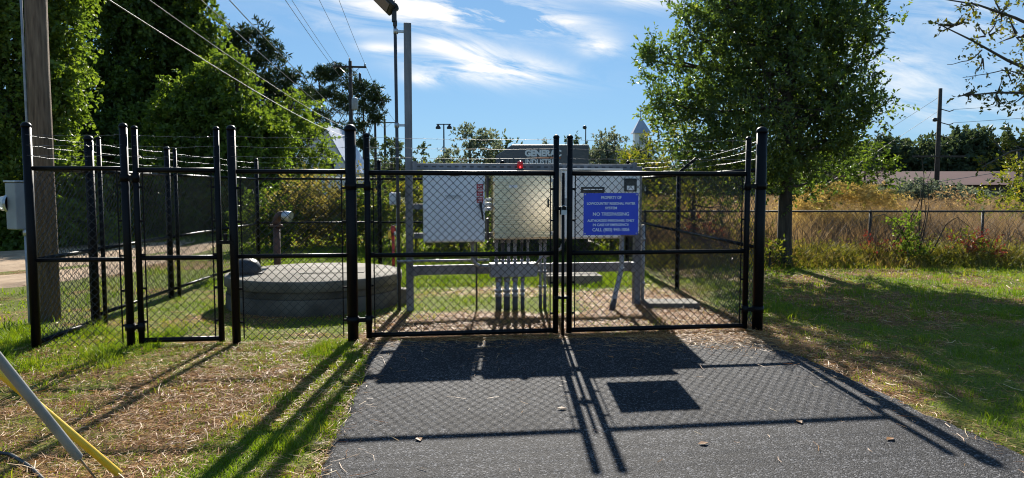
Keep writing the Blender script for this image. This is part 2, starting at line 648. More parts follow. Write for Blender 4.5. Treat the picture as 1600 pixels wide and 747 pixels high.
def straw_map(x, y):
    n = fbm(x * .9 + 3, y * .9 + 8) - .5
    s = np.full_like(x, .30)
    lerp = lambda s, m, v: s * (1 - m) + v * m
    s = lerp(s, box_m(x, y, -9, -1.0, -5, 6.7), .60)
    s = lerp(s, box_m(x, y, -3.3, -1.9, 6.0, 8.3), .42)
    s = lerp(s, box_m(x, y, -1.75, -.9, 2, 7.2, .3), .30)
    s = lerp(s, box_m(x, y, -9, -3.7, 6.2, 8.0, .3), .04)
    s = lerp(s, box_m(x, y, -9, -3.2, 4.4, 5.6, .5), .45)
    s = lerp(s, box_m(x, y, -1.6, 2.8, 7.2, 9.15, .3), .95)
    s = lerp(s, box_m(x, y, -1.4, .9, 9.2, 10.4, .3), .05)
    s = lerp(s, box_m(x, y, -1.4, .6, 10.5, 11.7, .4), .40)
    s = lerp(s, box_m(x, y, .9, 2.5, 8.2, 11.2, .4), .88)
    s = lerp(s, box_m(x, y, -5, -1.7, 8.3, 12.5, .6), .34)
    s = lerp(s, box_m(x, y, -5, 2.5, 11.9, 18, .5), .0)
    s = lerp(s, box_m(x, y, 2.6, 3.9, 2, 8.4, .5), .58)
    s = lerp(s, box_m(x, y, 3.7, 12, 3, 11, .8), .42)
    s = lerp(s, box_m(x, y, 2.7, 12, 11, 17, .8), .42)
    return np.clip(s + n * 1.25 + (fbm(x * 3.1 + 11, y * 3.1) - .5) * .5, 0, 1)


def ground_z(x, y):
    z = (fbm(x * .8, y * .8) - .5) * .05
    z = np.clip(z, -.03, .03)
    far = np.clip((np.hypot(x, y) - 30) / 30, 0, 1)
    z = z * (1 - far)
    return np.where(on_drive(x, y, .12), np.minimum(z, -.03), np.where(on_drive(x, y, .3), np.minimum(z, .0), z))


def graded(lo, hi, step, far):
    core = np.arange(lo, hi + 1e-6, step)
    out = [hi]
    d = step
    while out[-1] < far:
        d *= 1.35
        out.append(out[-1] + d)
    inn = [lo]
    d = step
    while inn[-1] > -far:
        d *= 1.35
        inn.append(inn[-1] - d)
    return np.array(inn[:0:-1] + list(core) + out[1:])


gx = graded(-9, 12, .09, 1500)
gy = graded(2.5, 17, .09, 1500)
GX, GY = np.meshgrid(gx, gy, indexing='ij')
fx, fy = GX.ravel(), GY.ravel()
V = np.stack([fx, fy, ground_z(fx, fy)], 1)
ii = np.arange(len(V)).reshape(GX.shape)
F = np.stack([ii[:-1, :-1], ii[1:, :-1], ii[1:, 1:], ii[:-1, 1:]], -1).reshape(-1, 4)
ground = link('ground', np_mesh('ground', V, F, smooth=True, layers={'straw': straw_map(fx, fy)}), 'ground')
tag(ground, 'grassy ground strewn with straw around the fenced yard', 'ground', kind='structure')

# asphalt driveway with a ragged broken edge
ys = np.concatenate([np.arange(-9, 2.4, .5), np.arange(2.5, 7.9, .05)])
cols = np.linspace(0, 1, 60)
vv, ff = [], []
for y in ys:
    jl = (fbm(np.array([y * 3.]), np.array([1.3]))[0] - .5) * .12 + (vnoise(np.array([y * 25.]), np.array([4.3]))[0] - .5) * .03
    jr = (fbm(np.array([y * 2.]), np.array([9.3]))[0] - .5) * .22 + (vnoise(np.array([y * 25.]), np.array([7.3]))[0] - .5) * .04
    a, b_ = drv_l(y) + jl, drv_r(y) + jr
    row = a + (b_ - a) * cols
    yy = np.minimum(y, drv_t(row) + (fbm(row * 3, row * 0 + 2.2) - .5) * .22)
    z = .012 + (fbm(row * .7, yy * .7) - .5) * .012
    z[0] = z[-1] = -.05
    vv.append(np.stack([row, yy, z], 1))
vv = np.array(vv)
nr, nc, _ = vv.shape
ii = np.arange(nr * nc).reshape(nr, nc)
F = np.stack([ii[:-1, :-1], ii[:-1, 1:], ii[1:, 1:], ii[1:, :-1]], -1).reshape(-1, 4)
drive = link('driveway', np_mesh('driveway', vv.reshape(-1, 3), F, smooth=True), 'asphalt')
tag(drive, 'dark asphalt driveway leading up to the double gate', 'driveway', kind='structure')

# dirt road beyond the left fence
near = [(-14, 7.5), (-9.6, 10.0), (-7.9, 11.4), (-7.2, 13.4), (-7.5, 16.5), (-8.2, 20.), (-9.1, 25.5), (-10., 34.), (-10.5, 45)]
farr = [(-19, 13.), (-15, 16.), (-12.6, 18.), (-11.9, 19.8), (-11.6, 21.5), (-11.6, 23.5), (-12.0, 27.4), (-12.75, 35.7), (-13.5, 46)]


def resample(pts, n):
    p = np.array(pts, float)
    d = np.concatenate([[0], np.cumsum(np.linalg.norm(np.diff(p, axis=0), axis=1))])
    t = np.linspace(0, d[-1], n)
    return np.stack([np.interp(t, d, p[:, k]) for k in range(p.shape[1])], 1)


A, B = resample(near, 80), resample(farr, 80)
w = np.linspace(0, 1, 25)[None, :, None]
Pd = A[:, None, :] * (1 - w) + B[:, None, :] * w
jit = (fbm(Pd[:, :, 0] * 1.3, Pd[:, :, 1] * 1.3) - .5)
zz = .045 + jit * .07 - .05 * np.exp(-((w[:, :, 0] - .3) / .08) ** 2) - .04 * np.exp(-((w[:, :, 0] - .7) / .08) ** 2)
zz[:, 0] = zz[:, -1] = -.06
Pd = Pd + np.stack([jit * .8, jit * .5], -1) * np.where((w == 0) | (w == 1), 1, .3)
Vd = np.concatenate([Pd, zz[:, :, None]], 2)
ii = np.arange(80 * 25).reshape(80, 25)
F = np.stack([ii[:-1, :-1], ii[1:, :-1], ii[1:, 1:], ii[:-1, 1:]], -1).reshape(-1, 4)
road = link('dirt_road', np_mesh('dirt_road', Vd.reshape(-1, 3), F, smooth=True), 'dirt')
tag(road, 'bare sandy dirt road curving past the left fence', 'road', kind='structure')

# ================================================================== the fence
BX, BY = 7.645, .128


def fl(x, off=0.0):
    """point on the front fence line"""
    return Vector((x, BX + BY * x + off, 0))


def cap_prof(r, top):
    return [(r * 1.0, 0), (r * 1.12, 0.0), (r * 1.12, top * .25), (r * 1.0, top * .55), (r * .7, top * .85), (r * .25, top), (.002, top)]


def post(parent, x, y, r, h, n=16, name='post'):
    o = MB().tube([(x, y, -.12), (x, y, h - r * .9)], r, n).build(name, 'vinyl', parent)
    MB().lathe((x, y, h - r * 1.15), cap_prof(r, r * 1.15), n).build('post_cap', 'vinyl', o)
    return o


def rail(parent, a, b, z, r=.022, name='rail', z2=None):
    return MB().tube([(a[0], a[1], z), (b[0], b[1], z if z2 is None else z2)], r, 12).build(name, 'vinyl', parent)


def chain_link(parent, a, b, z0, z1, pitch=.083, wire=.0042, mat='vinyl_wire', name='chain_link_mesh', sides=4):
    a = np.array([a[0], a[1]], float)
    b = np.array([b[0], b[1]], float)
    L = np.linalg.norm(b - a)
    u = (b - a) / L
    nn = np.array([-u[1], u[0]])
    h = pitch / 2
    S = max(2, int(L / h))
    h_s = L / S
    J = int((z1 - z0) / h) + 1
    i = np.arange(S)[:, None]
    j = np.arange(J)[None, :]
    s_ = i * h_s + ((i + j) % 2) * h_s
    dz = np.where((i + j) % 2 == 1, 1., -1.) * wire * 1.1
    wob = (vnoise(s_ * 2.1 + a[0] * 3, j * .12 + a[1]) - .5) * .012
    P = np.empty((S, J, 3))
    P[:, :, 0] = a[0] + u[0] * s_ + nn[0] * (dz + wob)
    P[:, :, 1] = a[1] + u[1] * s_ + nn[1] * (dz + wob)
    P[:, :, 2] = z0 + j * h + (rng.random((S, 1)) - .5) * .004
    V, F = tubes(P, wire, sides, ref=(nn[0], nn[1], 0))
    o = link(name, np_mesh(name, V, F, smooth=False), mat, parent)
    o['kind'] = 'stuff'
    return o


def barbed(parent, pts, r=.0016, name='barbed_wire', sag=.012):
    """one strand with four-point barbs through the points"""
    pts = [np.array(p, float) for p in pts]
    poly = []
    for p, q in zip(pts[:-1], pts[1:]):
        nseg = 10
        for k in range(nseg):
            t = k / nseg
            v = p * (1 - t) + q * t
            v[2] -= sag * 4 * t * (1 - t)
            poly.append(v)
    poly.append(pts[-1])
    poly = np.array(poly)
    poly[1:-1] += (rng.random((len(poly) - 2, 3)) - .5) * .012
    V, F = tubes(poly[None], r, 4)
    d = np.concatenate([[0], np.cumsum(np.linalg.norm(np.diff(poly, axis=0), axis=1))])
    m = int(d[-1] / .125)
    if m > 0:
        t = (np.arange(m) + .5) / m * d[-1]
        c = np.stack([np.interp(t, d, poly[:, k]) for k in range(3)], 1)
        c = np.repeat(c, 2, 0)
        dr = rng.normal(size=c.shape)
        dr /= np.linalg.norm(dr, axis=1, keepdims=True)
        bb = np.stack([c - dr * .017, c, c + dr * .017], 1)
        V2, F2 = tubes(bb, r * np.array([[.5, 1.0, .5]]) * np.ones((len(c), 1)), 3)
        # quads of both
        F = np.concatenate([F, F2 + len(V)])
        V = np.concatenate([V, V2])
    return link(name, np_mesh(name, V, F, smooth=True), 'barb_steel', parent)


def tension_bar(parent, p, z0, z1, side):
    q = p
    o = MB().box((q[0], q[1], (z0 + z1) / 2), (.012, .006, z1 - z0)).build('tension_bar', 'vinyl', parent)
    for k in range(5):
        z = z0 + (z1 - z0) * (k + .5) / 5
        MB().box((q[0] + side * .03, q[1], z), (.07, .012, .022)).build('tension_band', 'vinyl', o)
    return o


XC, XWL, XWR, XGL, XGR = -4.731, -3.849, -2.832, -1.666, 2.767
STR = (1.915, 2.015, 2.115)

# --- short front panel at the utility pole
p = fl(XC)
f1 = thing('chain_link_fence', (p.x, p.y, 0), 'narrow black chain-link fence panel beside the meter box, leftmost of the front', 'fence', 'black chain-link fence runs')
q = fl(XWL)
post(f1, p.x, p.y, .043, 2.24)
post(f1, q.x, q.y, .038, 2.24)
rail(f1, p, q, 1.79)
rail(f1, p, q, .885)
chain_link(f1, fl(XC + .06), fl(XWL - .07), .02, 1.83)
tension_bar(f1, fl(XWL - .075), .04, 1.80, 1)
for z in STR: barbed(f1, [(p.x, p.y - .04, z), (q.x, q.y - .04, z + .01)])

# --- panel between walk gate and double gate
p, q = fl(XWR), fl(XGL)
f2 = thing('chain_link_fence', (p.x, p.y, 0), 'black chain-link fence panel in front of the round concrete well, between the two gates', 'fence', 'black chain-link fence runs')
post(f2, p.x, p.y, .042, 2.23)
post(f2, q.x, q.y, .057, 2.25)
rail(f2, fl(XWR + .04), fl(XGL - .05), 1.765, .024)
rail(f2, fl(XWR + .04), fl(XGL - .05), .90, .022)
chain_link(f2, fl(XWR + .07), fl(XGL - .09), .03, 1.80)
tension_bar(f2, fl(XWR + .075), .05, 1.77, -1)
tension_bar(f2, fl(XGL - .095), .05, 1.77, 1)
for z in STR: barbed(f2, [(p.x, p.y - .04, z), (q.x, q.y - .05, z)])


# --- gate leaves
def gate_leaf(label, xa, xb, hz, top=2.17, group='black chain-link gate leaves', r=.031, zt=1.765, zm=.90, zb=.06, hinge=None):
    a, b = fl(xa), fl(xb)
    g = thing('gate_leaf', (a.x, a.y, 0), label, 'gate', group)
    for e in (a, b):
        o = MB().tube([(e.x, e.y, zb - .03), (e.x, e.y, top - .03)], r, 14).build('stile', 'vinyl', g)
        MB().lathe((e.x, e.y, top - r * 1.1), cap_prof(r, r * 1.1), 14).build('end_cap', 'vinyl', o)
    for z, rr in ((zt, .026), (zm, .024), (zb, .026)):
        rail(g, fl(xa + r * .6), fl(xb - r * .6), z, rr)
    chain_link(g, fl(xa + .05), fl(xb - .05), zb + .02, zt + .03)
    tension_bar(g, fl(xa + .06), zb + .02, zt, -1)
    tension_bar(g, fl(xb - .06), zb + .02, zt, 1)
    for k, z in enumerate(STR):
        barbed(g, [(a.x, a.y - .03, z), (b.x, b.y - .03, z)])
    if hinge is not None:
        xe, xp, rp = hinge
        e, pp = fl(xe), fl(xp)
        for z in hz:
            mb = MB()
            mb.box(((e.x + pp.x) / 2, (e.y + pp.y) / 2 - .01, z), (abs(pp.x - e.x), .035, .045), math.atan(BY))
            mb.tube([(e.x, e.y, z - .045), (e.x, e.y, z + .045)], r + .007, 12)
            mb.tube([(pp.x, pp.y, z - .035), (pp.x, pp.y, z + .035)], rp + .006, 14)
            mb.build('hinge', 'vinyl', g)
    return g


g0 = gate_leaf('narrow black chain-link walk gate left of the round concrete well', -3.746, -2.976, (.20, 1.70), 2.215, 'black chain-link gate leaves', .029, 1.775, .895, .06, (-3.746, XWL, .044))
# walk gate latch
mb = MB()
e = fl(-2.976)
mb.box((e.x + .07, e.y - .03, 1.05), (.16, .03, .035), math.atan(BY))
mb.box((e.x + .08, e.y - .04, 1.09), (.03, .03, .09))
mb.build('latch', 'vinyl', g0)
g1 = gate_leaf('wide black chain-link gate leaf in front of the white and stainless cabinets', -1.502, .473, (.22, 1.62), 2.165, 'black chain-link gate leaves', .031, 1.755, .895, .055, (-1.502, XGL, .06))
g2 = gate_leaf('wide black chain-link gate leaf carrying the blue sign', .621, 2.616, (.24, 1.62), 2.165, 'black chain-link gate leaves', .031, 1.755, .895, .055, (2.616, XGR, .06))
# drop rod and fork latch between the two leaves
mb = MB()
e = fl(.547)
mb.tube([(e.x, e.y - .05, .0), (e.x, e.y - .05, 1.76)], .016, 10)
mb.build('drop_rod', 'vinyl', g1)
mb = MB()
mb.box((e.x, e.y - .04, 1.38), (.19, .04, .035), math.atan(BY))
mb.box((e.x - .01, e.y - .07, 1.36), (.05, .06, .09))
mb.build('fork_latch', 'vinyl', g1)
mb = MB()
mb.box((e.x - .01, e.y - .045, .42), (.16, .03, .03), math.atan(BY))
mb.build('rod_guide', 'vinyl', g1)
mb = MB()
mb.tube([(e.x + .03, e.y - .105, 1.365), (e.x + .03, e.y - .105, 1.40), (e.x + .005, e.y - .105, 1.415), (e.x - .02, e.y - .105, 1.40), (e.x - .02, e.y - .105, 1.365)], .005, 6)
mb.box((e.x + .005, e.y - .105, 1.34), (.06, .03, .05))
mb.build('padlock', 'galv', g1)

# --- left side
LP = [(-4.73, 7.05), (-4.84, 8.25), (-4.98, 10.4), (-5.08, 12.4), (-5.15, 14.5)]
f3 = thing('chain_link_fence', (*LP[1], 0), 'black chain-link side fence between the yard and the dirt road', 'fence', 'black chain-link fence runs')
for k, (x, y) in enumerate(LP[1:]):
    post(f3, x, y, .048 if k == 0 else .040, 2.2)
x, y = LP[1]
post(f3, x + .085, y + .05, .024, 2.19, 12)
x, y = LP[2]
post(f3, x + .06, y + .12, .026, 2.18, 12)
for a, b in zip(LP[:-1], LP[1:]):
    rail(f3, a, b, 1.79)
    rail(f3, a, b, .885)
    rail(f3, a, b, .12 if a != LP[0] else .06)
    chain_link(f3, a, b, .03, 1.82, wire=.0028)
for z in STR: barbed(f3, [(x, y, z) for x, y in LP])

# --- back
BP = [(-5.15, 14.5), (-2.72, 14.72), (-.2, 14.95), (2.45, 15.2)]
f4 = thing('chain_link_fence', (*BP[1], 0), 'black chain-link back fence seen behind the well and the cabinets', 'fence', 'black chain-link fence runs')
for (x, y) in BP[1:]:
    post(f4, x, y, .042, 2.18, 12)
for a, b in zip(BP[:-1], BP[1:]):
    rail(f4, a, b, 1.79)
    rail(f4, a, b, .9, .018)
    chain_link(f4, a, b, .04, 1.82, wire=.003, sides=3)
for z in STR: barbed(f4, [(x, y, z) for x, y in BP])

# --- right side, with outward barbed wire arm
RP = [(XGR, 7.999), (2.62, 11.3), (2.45, 15.2)]
f5 = thing('chain_link_fence', (RP[0][0], RP[0][1], 0), 'black chain-link side fence on the right with a tall domed gate post', 'fence', 'black chain-link fence runs')
post(f5, *RP[0], .058, 2.275)
post(f5, *RP[1], .036, 1.86, 12)
for a, b in zip(RP[:-1], RP[1:]):
    rail(f5, a, b, 1.80)
    rail(f5, a, b, .93)
    chain_link(f5, a, b, .03, 1.83, wire=.0030)
x, y = RP[1]
MB().box((x + .13, y, 1.95), (.045, .03, .36), 0, Matrix.Rotation(R(50), 3, 'Y')).build('barbed_wire_arm', 'vinyl', f5)
for k, z in enumerate(STR): barbed(f5, [(XGR + .02, 8.0, z + .02), (x + .06 + .095 * k, y, 1.895 + .075 * k), (2.45, 15.2, z)])

# --- blue sign wired to the right leaf
u = Vector((1, BY, 0)).normalized()
nrm = Vector((BY, -1, 0)).normalized()
sc_ = fl(1.062) + nrm * .045
sg = thing('warning_sign', (sc_.x, sc_.y, 1.09), 'blue no trespassing sign with white lettering on the gate', 'sign')
MB().box((sc_.x, sc_.y, 1.318), (.604, .004, .452), math.atan(BY)).build('panel', 'sign_blue', sg)
lines = [('PROPERTY OF', .040, .225, .165), ('LOWCOUNTRY REGIONAL WATER', .034, .535, .104), ('SYSTEM', .034, .13, .055),
         ('NO TRESPASSING', .044, .40, -.014), ('AUTHORIZED PERSONNEL ONLY', .033, .52, -.080), ('IN CASE OF EMERGENCY:', .034, .40, -.126),
         ('CALL (803) 943-1006', .044, .41, -.182)]
for tx, sz, wd, dz in lines:
    o3 = sc_ + nrm * .0045
    put_text('lettering', tx, (o3.x, o3.y, 1.315 + dz), u, sz * 1.12, 'sign_text', sg, wd, .0010)
for sx in (-.285, .285):
    for dz in (-.21, .21):
        c = sc_ + u * sx + nrm * .004
        MB().box((c.x, c.y, 1.318 + dz), (.014, .006, .014)).build('wire_tie', 'galv', sg)
c = sc_ - nrm * .004
MB().box((c.x, c.y, 1.318), (.600, .003, .448), math.atan(BY)).build('backing', 'cab_cream', sg)

# ================================================================== electrical rack
AN = math.atan(.16)
RU = Vector((math.cos(AN), math.sin(AN), 0))
RN = Vector((math.sin(AN), -math.cos(AN), 0))
RO = Vector((-1.331, 9.287, 0))


def rk(s, d=0, z=0):
    return RO + RU * s + RN * d + Vector((0, 0, z))


rack = thing('equipment_rack', RO, 'galvanized steel rack of square posts and strut beams carrying the electrical cabinets', 'rack')
c = rk(0)
MB().box((c.x, c.y, 1.80), (.095, .095, 3.78), AN).build('post', 'strut', rack, .008)
c = rk(3.078)
MB().box((c.x, c.y, .90), (.095, .095, 1.98), AN).build('post', 'strut', rack, .008)


def beam(z, h, s0=.05, s1=3.03, d=.07, name='beam'):
    c = rk((s0 + s1) / 2, d, z)
    o = MB().box((c.x, c.y, z), (s1 - s0, .045, h), AN).build(name, 'strut', rack, .004)
    return o


beam(1.875, .085)
for k in range(30):                                  # slots in the strut face
    c = rk(.12 + k * .098, .094, 1.875)
    MB().box((c.x, c.y, c.z), (.05, .006, .02), AN).build('slot', 'conduit_dark', rack)
beam(1.36, .07)
beam(.985, .07)
beam(.53, .125, .05, 3.03, .0)
# beam brackets at the posts
for s in (.075, 3.0):
    for z in (.53, 1.875):
        c = rk(s, .05, z)
        MB().box((c.x, c.y, z), (.06, .10, .13), AN).build('bracket', 'strut', rack)


def cabinet(name, label, s0, s1, z0, z1, mat, d0=.10, dep=.26, door=True, hood=True, group='cabinets on the electrical rack'):
    sm, w, h = (s0 + s1) / 2, s1 - s0, z1 - z0
    b = rk(sm, d0 + dep / 2, z0)
    t = thing(name, b, label, 'cabinet', group)
    MB().box((b.x, b.y, (z0 + z1) / 2), (w, dep, h), AN).build('body', mat, t, .006)
    if door:
        c = rk(sm, d0 + dep + .014, 0)
        MB().box((c.x, c.y, (z0 + z1) / 2), (w - .012, .024, h - .03), AN).build('door', mat, t, .008)
    if hood:
        c = rk(sm, d0 + dep / 2 + .015, 0)
        MB().box((c.x, c.y, z1 + .010), (w + .02, dep + .05, .016), AN).build('hood', mat, t, .003)
    return t


def on_front(parent, name, mat, s, z, w, h, d=.39, t=.008, bevel=0):
    c = rk(s, d, z)
    return MB().box((c.x, c.y, z), (w, t, h), AN).build(name, mat, parent, bevel)


cA = cabinet('electrical_cabinet', 'white painted electrical cabinet with three red labels and black handle', .173, .944, .917, 1.80, 'cab_white')
FD = .10 + .26 + .026 + .004
for k in range(3):
    lb = on_front(cA, 'red_label', 'red_label', .875, 1.615 - k * .083, .078, .070, FD)
    for j in range(3):
        on_front(lb, 'print_line', 'label_white', .875, 1.635 - k * .083 - j * .02, .055, .006, FD + .005, .003)
hd = on_front(cA, 'disconnect_handle', 'black_plastic', .885, 1.385, .034, .07, FD + .012, .04, .006)
c0, c1 = rk(.885, FD + .03, 1.38), rk(.91, FD + .05, 1.20)
MB().tube([c0, c1], [.014, .010], 8).build('lever', 'black_plastic', hd)
on_front(cA, 'nameplate', 'black_plastic', .56, 1.762, .115, .028, FD)
on_front(cA, 'print_line', 'cab_grey', .54, 1.50, .20, .012, FD, .004)
on_front(cA, 'print_line', 'cab_grey', .54, 1.475, .16, .009, FD, .004)
for z in (1.05, 1.36, 1.66):
    c = rk(.176, FD - .012, z)
    MB().tube([c - Vector((0, 0, .04)), c + Vector((0, 0, .04))], .011, 8).build('hinge', 'cab_white', cA)

for z in (1.05, 1.66):
    lt = on_front(cA, 'latch', 'galv', .925, z, .022, .06, FD + .004, .016, .003)
on_front(cA, 'print_line', 'label_white', .30, 1.70, .12, .05, FD, .003)
cB = cabinet('control_cabinet', 'brushed stainless steel control cabinet in the middle of the rack', 1.051, 1.822, .945, 1.80, 'stainless')
hd = on_front(cB, 'handle_plate', 'stainless', 1.755, 1.41, .03, .14, FD)
c = rk(1.755, FD + .028, 1.41)
MB().tube([c - Vector((0, 0, .055)), c + Vector((0, 0, .055))], .008, 8).build('handle', 'black_plastic', hd)
on_front(cB, 'nameplate', 'black_plastic', 1.47, 1.77, .16, .026, FD)
for z in (1.05, 1.37, 1.68):
    c = rk(1.055, FD - .012, z)
    MB().tube([c - Vector((0, 0, .04)), c + Vector((0, 0, .04))], .010, 8).build('hinge', 'stainless', cB)

for z in (1.02, 1.70):
    on_front(cB, 'latch', 'galv', 1.80, z, .022, .05, FD + .004, .016, .003)
on_front(cB, 'print_line', 'label_white', 1.30, 1.62, .11, .035, FD, .003)
cC = cabinet('transfer_switch', 'pale grey electrical cabinet with a black nameplate, partly behind the blue sign', 1.925, 2.718, .945, 1.83, 'cab_cream', .10, .30)
on_front(cC, 'nameplate', 'black_plastic', 2.33, 1.575, .31, .075, FD + .04)
on_front(cC, 'print_line', 'label_white', 2.33, 1.582, .25, .012, FD + .046, .003)
on_front(cC, 'nameplate', 'black_plastic', 2.22, 1.806, .17, .03, FD + .04)
hd = on_front(cC, 'handle_plate', 'cab_grey', 1.975, 1.40, .035, .14, FD + .04)
cD = cabinet('meter_cabinet', 'small pale grey cabinet with a dark window at the right end of the rack', 2.745, 3.01, 1.0, 1.80, 'cab_cream', .10, .18)
wd = on_front(cD, 'window', 'pane', 2.872, 1.64, .17, .17, .10 + .18 + .031, .010)
on_front(wd, 'print_line', 'label_white', 2.872, 1.60, .10, .06, .10 + .18 + .038, .003)

# red alarm beacon
b = rk(1.42, .22, 1.822)
bc = thing('alarm_beacon', b, 'red alarm beacon on top of the stainless cabinet', 'beacon')
MB().lathe(b, [(.05, 0), (.05, .025), (.042, .03)], 16).build('base', 'black_plastic', bc)
MB().lathe(b + Vector((0, 0, .03)), [(.040, 0), (.040, .07), (.034, .085), (.02, .095), (.002, .097)], 16).build('lens', 'beacon_red', bc)

# couplings and conduits between the two cabinets
cp = thing('conduit_coupling', rk(1.0, .2, .93), 'short dark conduit pieces and bright couplings between the white and stainless cabinets', 'conduit')
c = rk(.997, .17)
MB().box((c.x, c.y, 1.62), (.034, .08, .27), AN).build('elbow_body', 'conduit_dark', cp, .006)
MB().box((c.x, c.y, 1.07), (.034, .08, .28), AN).build('elbow_body', 'conduit_dark', cp, .006)
for z in (1.33, 1.39, 1.45):
    MB().tube([rk(.952, .24, z), rk(1.045, .24, z)], .024, 12).build('coupling', 'white_plastic', cp)

# wireway box and its conduits
ww = thing('wireway_box', rk(1.34, .16, .44), 'pale grey wireway box under the stainless cabinet', 'junction box')
c = rk(1.343, .13)
MB().box((c.x, c.y, .53), (.62, .16, .18), AN).build('body', 'cab_grey', ww, .005)
c = rk(1.343, .214)
for k in range(2):
    c = rk(1.343 - .155 + .31 * k, .216)
    MB().box((c.x, c.y, .53), (.305, .008, .172), AN).build('cover', 'cab_grey', ww, .003)


def conduit(label, pts, r, mat='conduit', rings=(), group='conduits on the rack', boot=None):
    t = thing('conduit', pts[-1], label, 'conduit', group)
    MB().tube(pts, r, 12).build('pipe', mat, t)
    for (p, k) in rings:
        MB().tube([Vector(p) - Vector((0, 0, .02)), Vector(p) + Vector((0, 0, .02))], r * k, 12).build('fitting', 'conduit', t)
    if boot:
        MB().tube(boot, r * 1.18, 12).build('sleeve', 'conduit_dark', t)
    return t


ords = ['first', 'second', 'third', 'fourth', 'fifth', 'sixth']
for k, s in enumerate((1.115, 1.20, 1.275, 1.36, 1.45, 1.53)):
    conduit(ords[k] + ' conduit from the left running from the stainless cabinet down into the wireway box', [rk(s, .17, .94), rk(s, .17, .62)], .021 if k < 4 else .016, 'conduit' if k % 3 != 1 else 'conduit_dark', [(rk(s, .17, .91), 1.4), (rk(s, .17, .65), 1.4)])
for k, (s, r) in enumerate(((1.145, .034), (1.255, .034), (1.365, .03), (1.465, .022))):
    conduit(ords[k] + ' conduit from the left running from the wireway box into the ground', [rk(s, .15, .44), rk(s, .15, -.1)], r, 'conduit', [(rk(s, .15, .40), 1.3), (rk(s, .15, .26), 1.45), (rk(s, .15, .20), 1.3)], boot=[rk(s, .15, .19), rk(s, .15, -.08)])
for k, s in enumerate((1.70, 1.76)):
    conduit(('left' if k == 0 else 'right') + ' one of two thin conduits dropping to the ground right of the wireway box', [rk(s, .17, .94), rk(s, .17, -.05)], .018, 'conduit', [(rk(s, .17, .9), 1.4), (rk(s, .17, .5), 1.4), (rk(s, .17, .3), 1.4)], boot=[rk(s, .17, .2), rk(s, .17, -.05)])
conduit('thin upright rod left of the wireway box', [rk(.86, .12, .92), rk(.86, .12, -.1)], .012, 'conduit_dark')
pts = [rk(.80, .2, .92)] + [rk(.80 + .13 * (1 - math.cos(t)), .2, .72 - .13 * math.sin(t)) for t in np.linspace(0, math.pi / 2, 7)] + [rk(1.03, .2, .585)]
conduit('grey conduit elbow curving from the white cabinet into the wireway box', pts, .024, 'conduit', [(rk(.80, .2, .89), 1.35)])
conduit('grey conduit running level above the lower beam to the wireway box', [rk(1.03, .10, .66), rk(-.16, .10, .66)], .016, 'conduit', [(rk(.35, .10, .66), 1.8)])
pts = [rk(1.62, .24, .60), rk(1.70, .26, .70), rk(1.80, .26, .73), rk(1.95, .24, .80), rk(2.02, .24, .95)]
conduit('flexible grey conduit looping from the wireway box up to the pale cabinet', pts, .018, 'conduit')
pts = [rk(2.80, .2, 1.0), rk(2.80, .2, .56), rk(2.79, .21, .50), rk(2.76, .24, .42), rk(2.645, .36, .12), rk(2.62, .38, .02)]
conduit('conduit bending outward from the small cabinet into the ground', pts, .032, 'conduit', [(rk(2.80, .2, .52), 1.25)], boot=[rk(2.655, .35, .14), rk(2.61, .39, -.01)])
conduit('upright conduit strapped beside the right rack post', [rk(3.16, .02, 1.1), rk(3.16, .02, -.1)], .024, 'conduit', [(rk(3.16, .02, .9), 1.3), (rk(3.16, .02, .3), 1.3)])
conduit('white-edged upright conduit behind the gap between the gate leaves', [rk(1.885, .2, .94), rk(1.885, .2, -.1)], .024, 'conduit', [(rk(1.885, .2, .6), 1.35)])

# flood light on its own conduit mast beside the tall post
b = rk(-.135, .02, 0)
fm = thing('flood_light', b, 'flood light on a thin mast clamped to the tall galvanized post', 'lamp')
MB().tube([b + Vector((.0, 0, -.1)), b + Vector((-.02, 0, 3.70))], .021, 10).build('mast', 'conduit_dark', fm)
for z in (2.40, 3.58):
    mb = MB()
    c = rk(-.075, .02, z)
    mb.box((c.x, c.y, z), (.13, .03, .03), AN)
    mb.tube([b + Vector((-.012, 0, z - .03)), b + Vector((-.012, 0, z + .03))], .03, 10)
    mb.build('clamp', 'galv', fm)
top = b + Vector((-.02, 0, 3.64))
mb = MB()
mb.box(top + Vector((-.01, 0, .14)), (.055, .07, .17), .3)
mb.tube([top, top + Vector((0, 0, .08))], .028, 10)
mb.build('knuckle', 'dark_metal', fm, .008)
mb = MB()
mb.tube([top + Vector((.0, -.05, .24)), top + Vector((0, .05, .24))], .045, 12)
mb.build('pivot', 'dark_metal', fm)
_a, _s, _c = .7071, math.sin(R(-32)), math.cos(R(-32))
rot = Matrix(((_a, _a * _s, _a * _c), (0, _c, -_s), (-_a, _a * _s, _a * _c)))
hc = top + Vector((-.14, -.03, .315))
MB().box(hc, (.34, .24, .06), 0, rot).build('housing', 'dark_metal', fm, .02)
MB().box(hc + rot @ Vector((-.015, 0, -.034)), (.26, .19, .012), 0, rot).build('lens', 'lens', fm, .004)
for k in range(9):
    MB().box(hc + rot @ Vector((-.12 + .03 * k, 0, .042)), (.006, .20, .03), 0, rot).build('cooling_fin', 'dark_metal', fm)

# outlet box on a thin upright left of the tall post
b = rk(-.17, -.12, 0)
ob = thing('outlet_box', b, 'white weatherproof outlet box on a thin pipe left of the tall post', 'outlet box')
MB().tube([b + Vector((.02, 0, -.1)), b + Vector((.02, 0, 1.50))], .017, 10).build('pipe', 'conduit', ob)
MB().box(b + Vector((-.01, -.06, 1.46)), (.13, .10, .16), AN).build('cover', 'white_plastic', ob, .02)
MB().box(b + Vector((.055, -.05, 1.46)), (.03, .09, .17), AN).build('back_box', 'cab_grey', ob, .008)

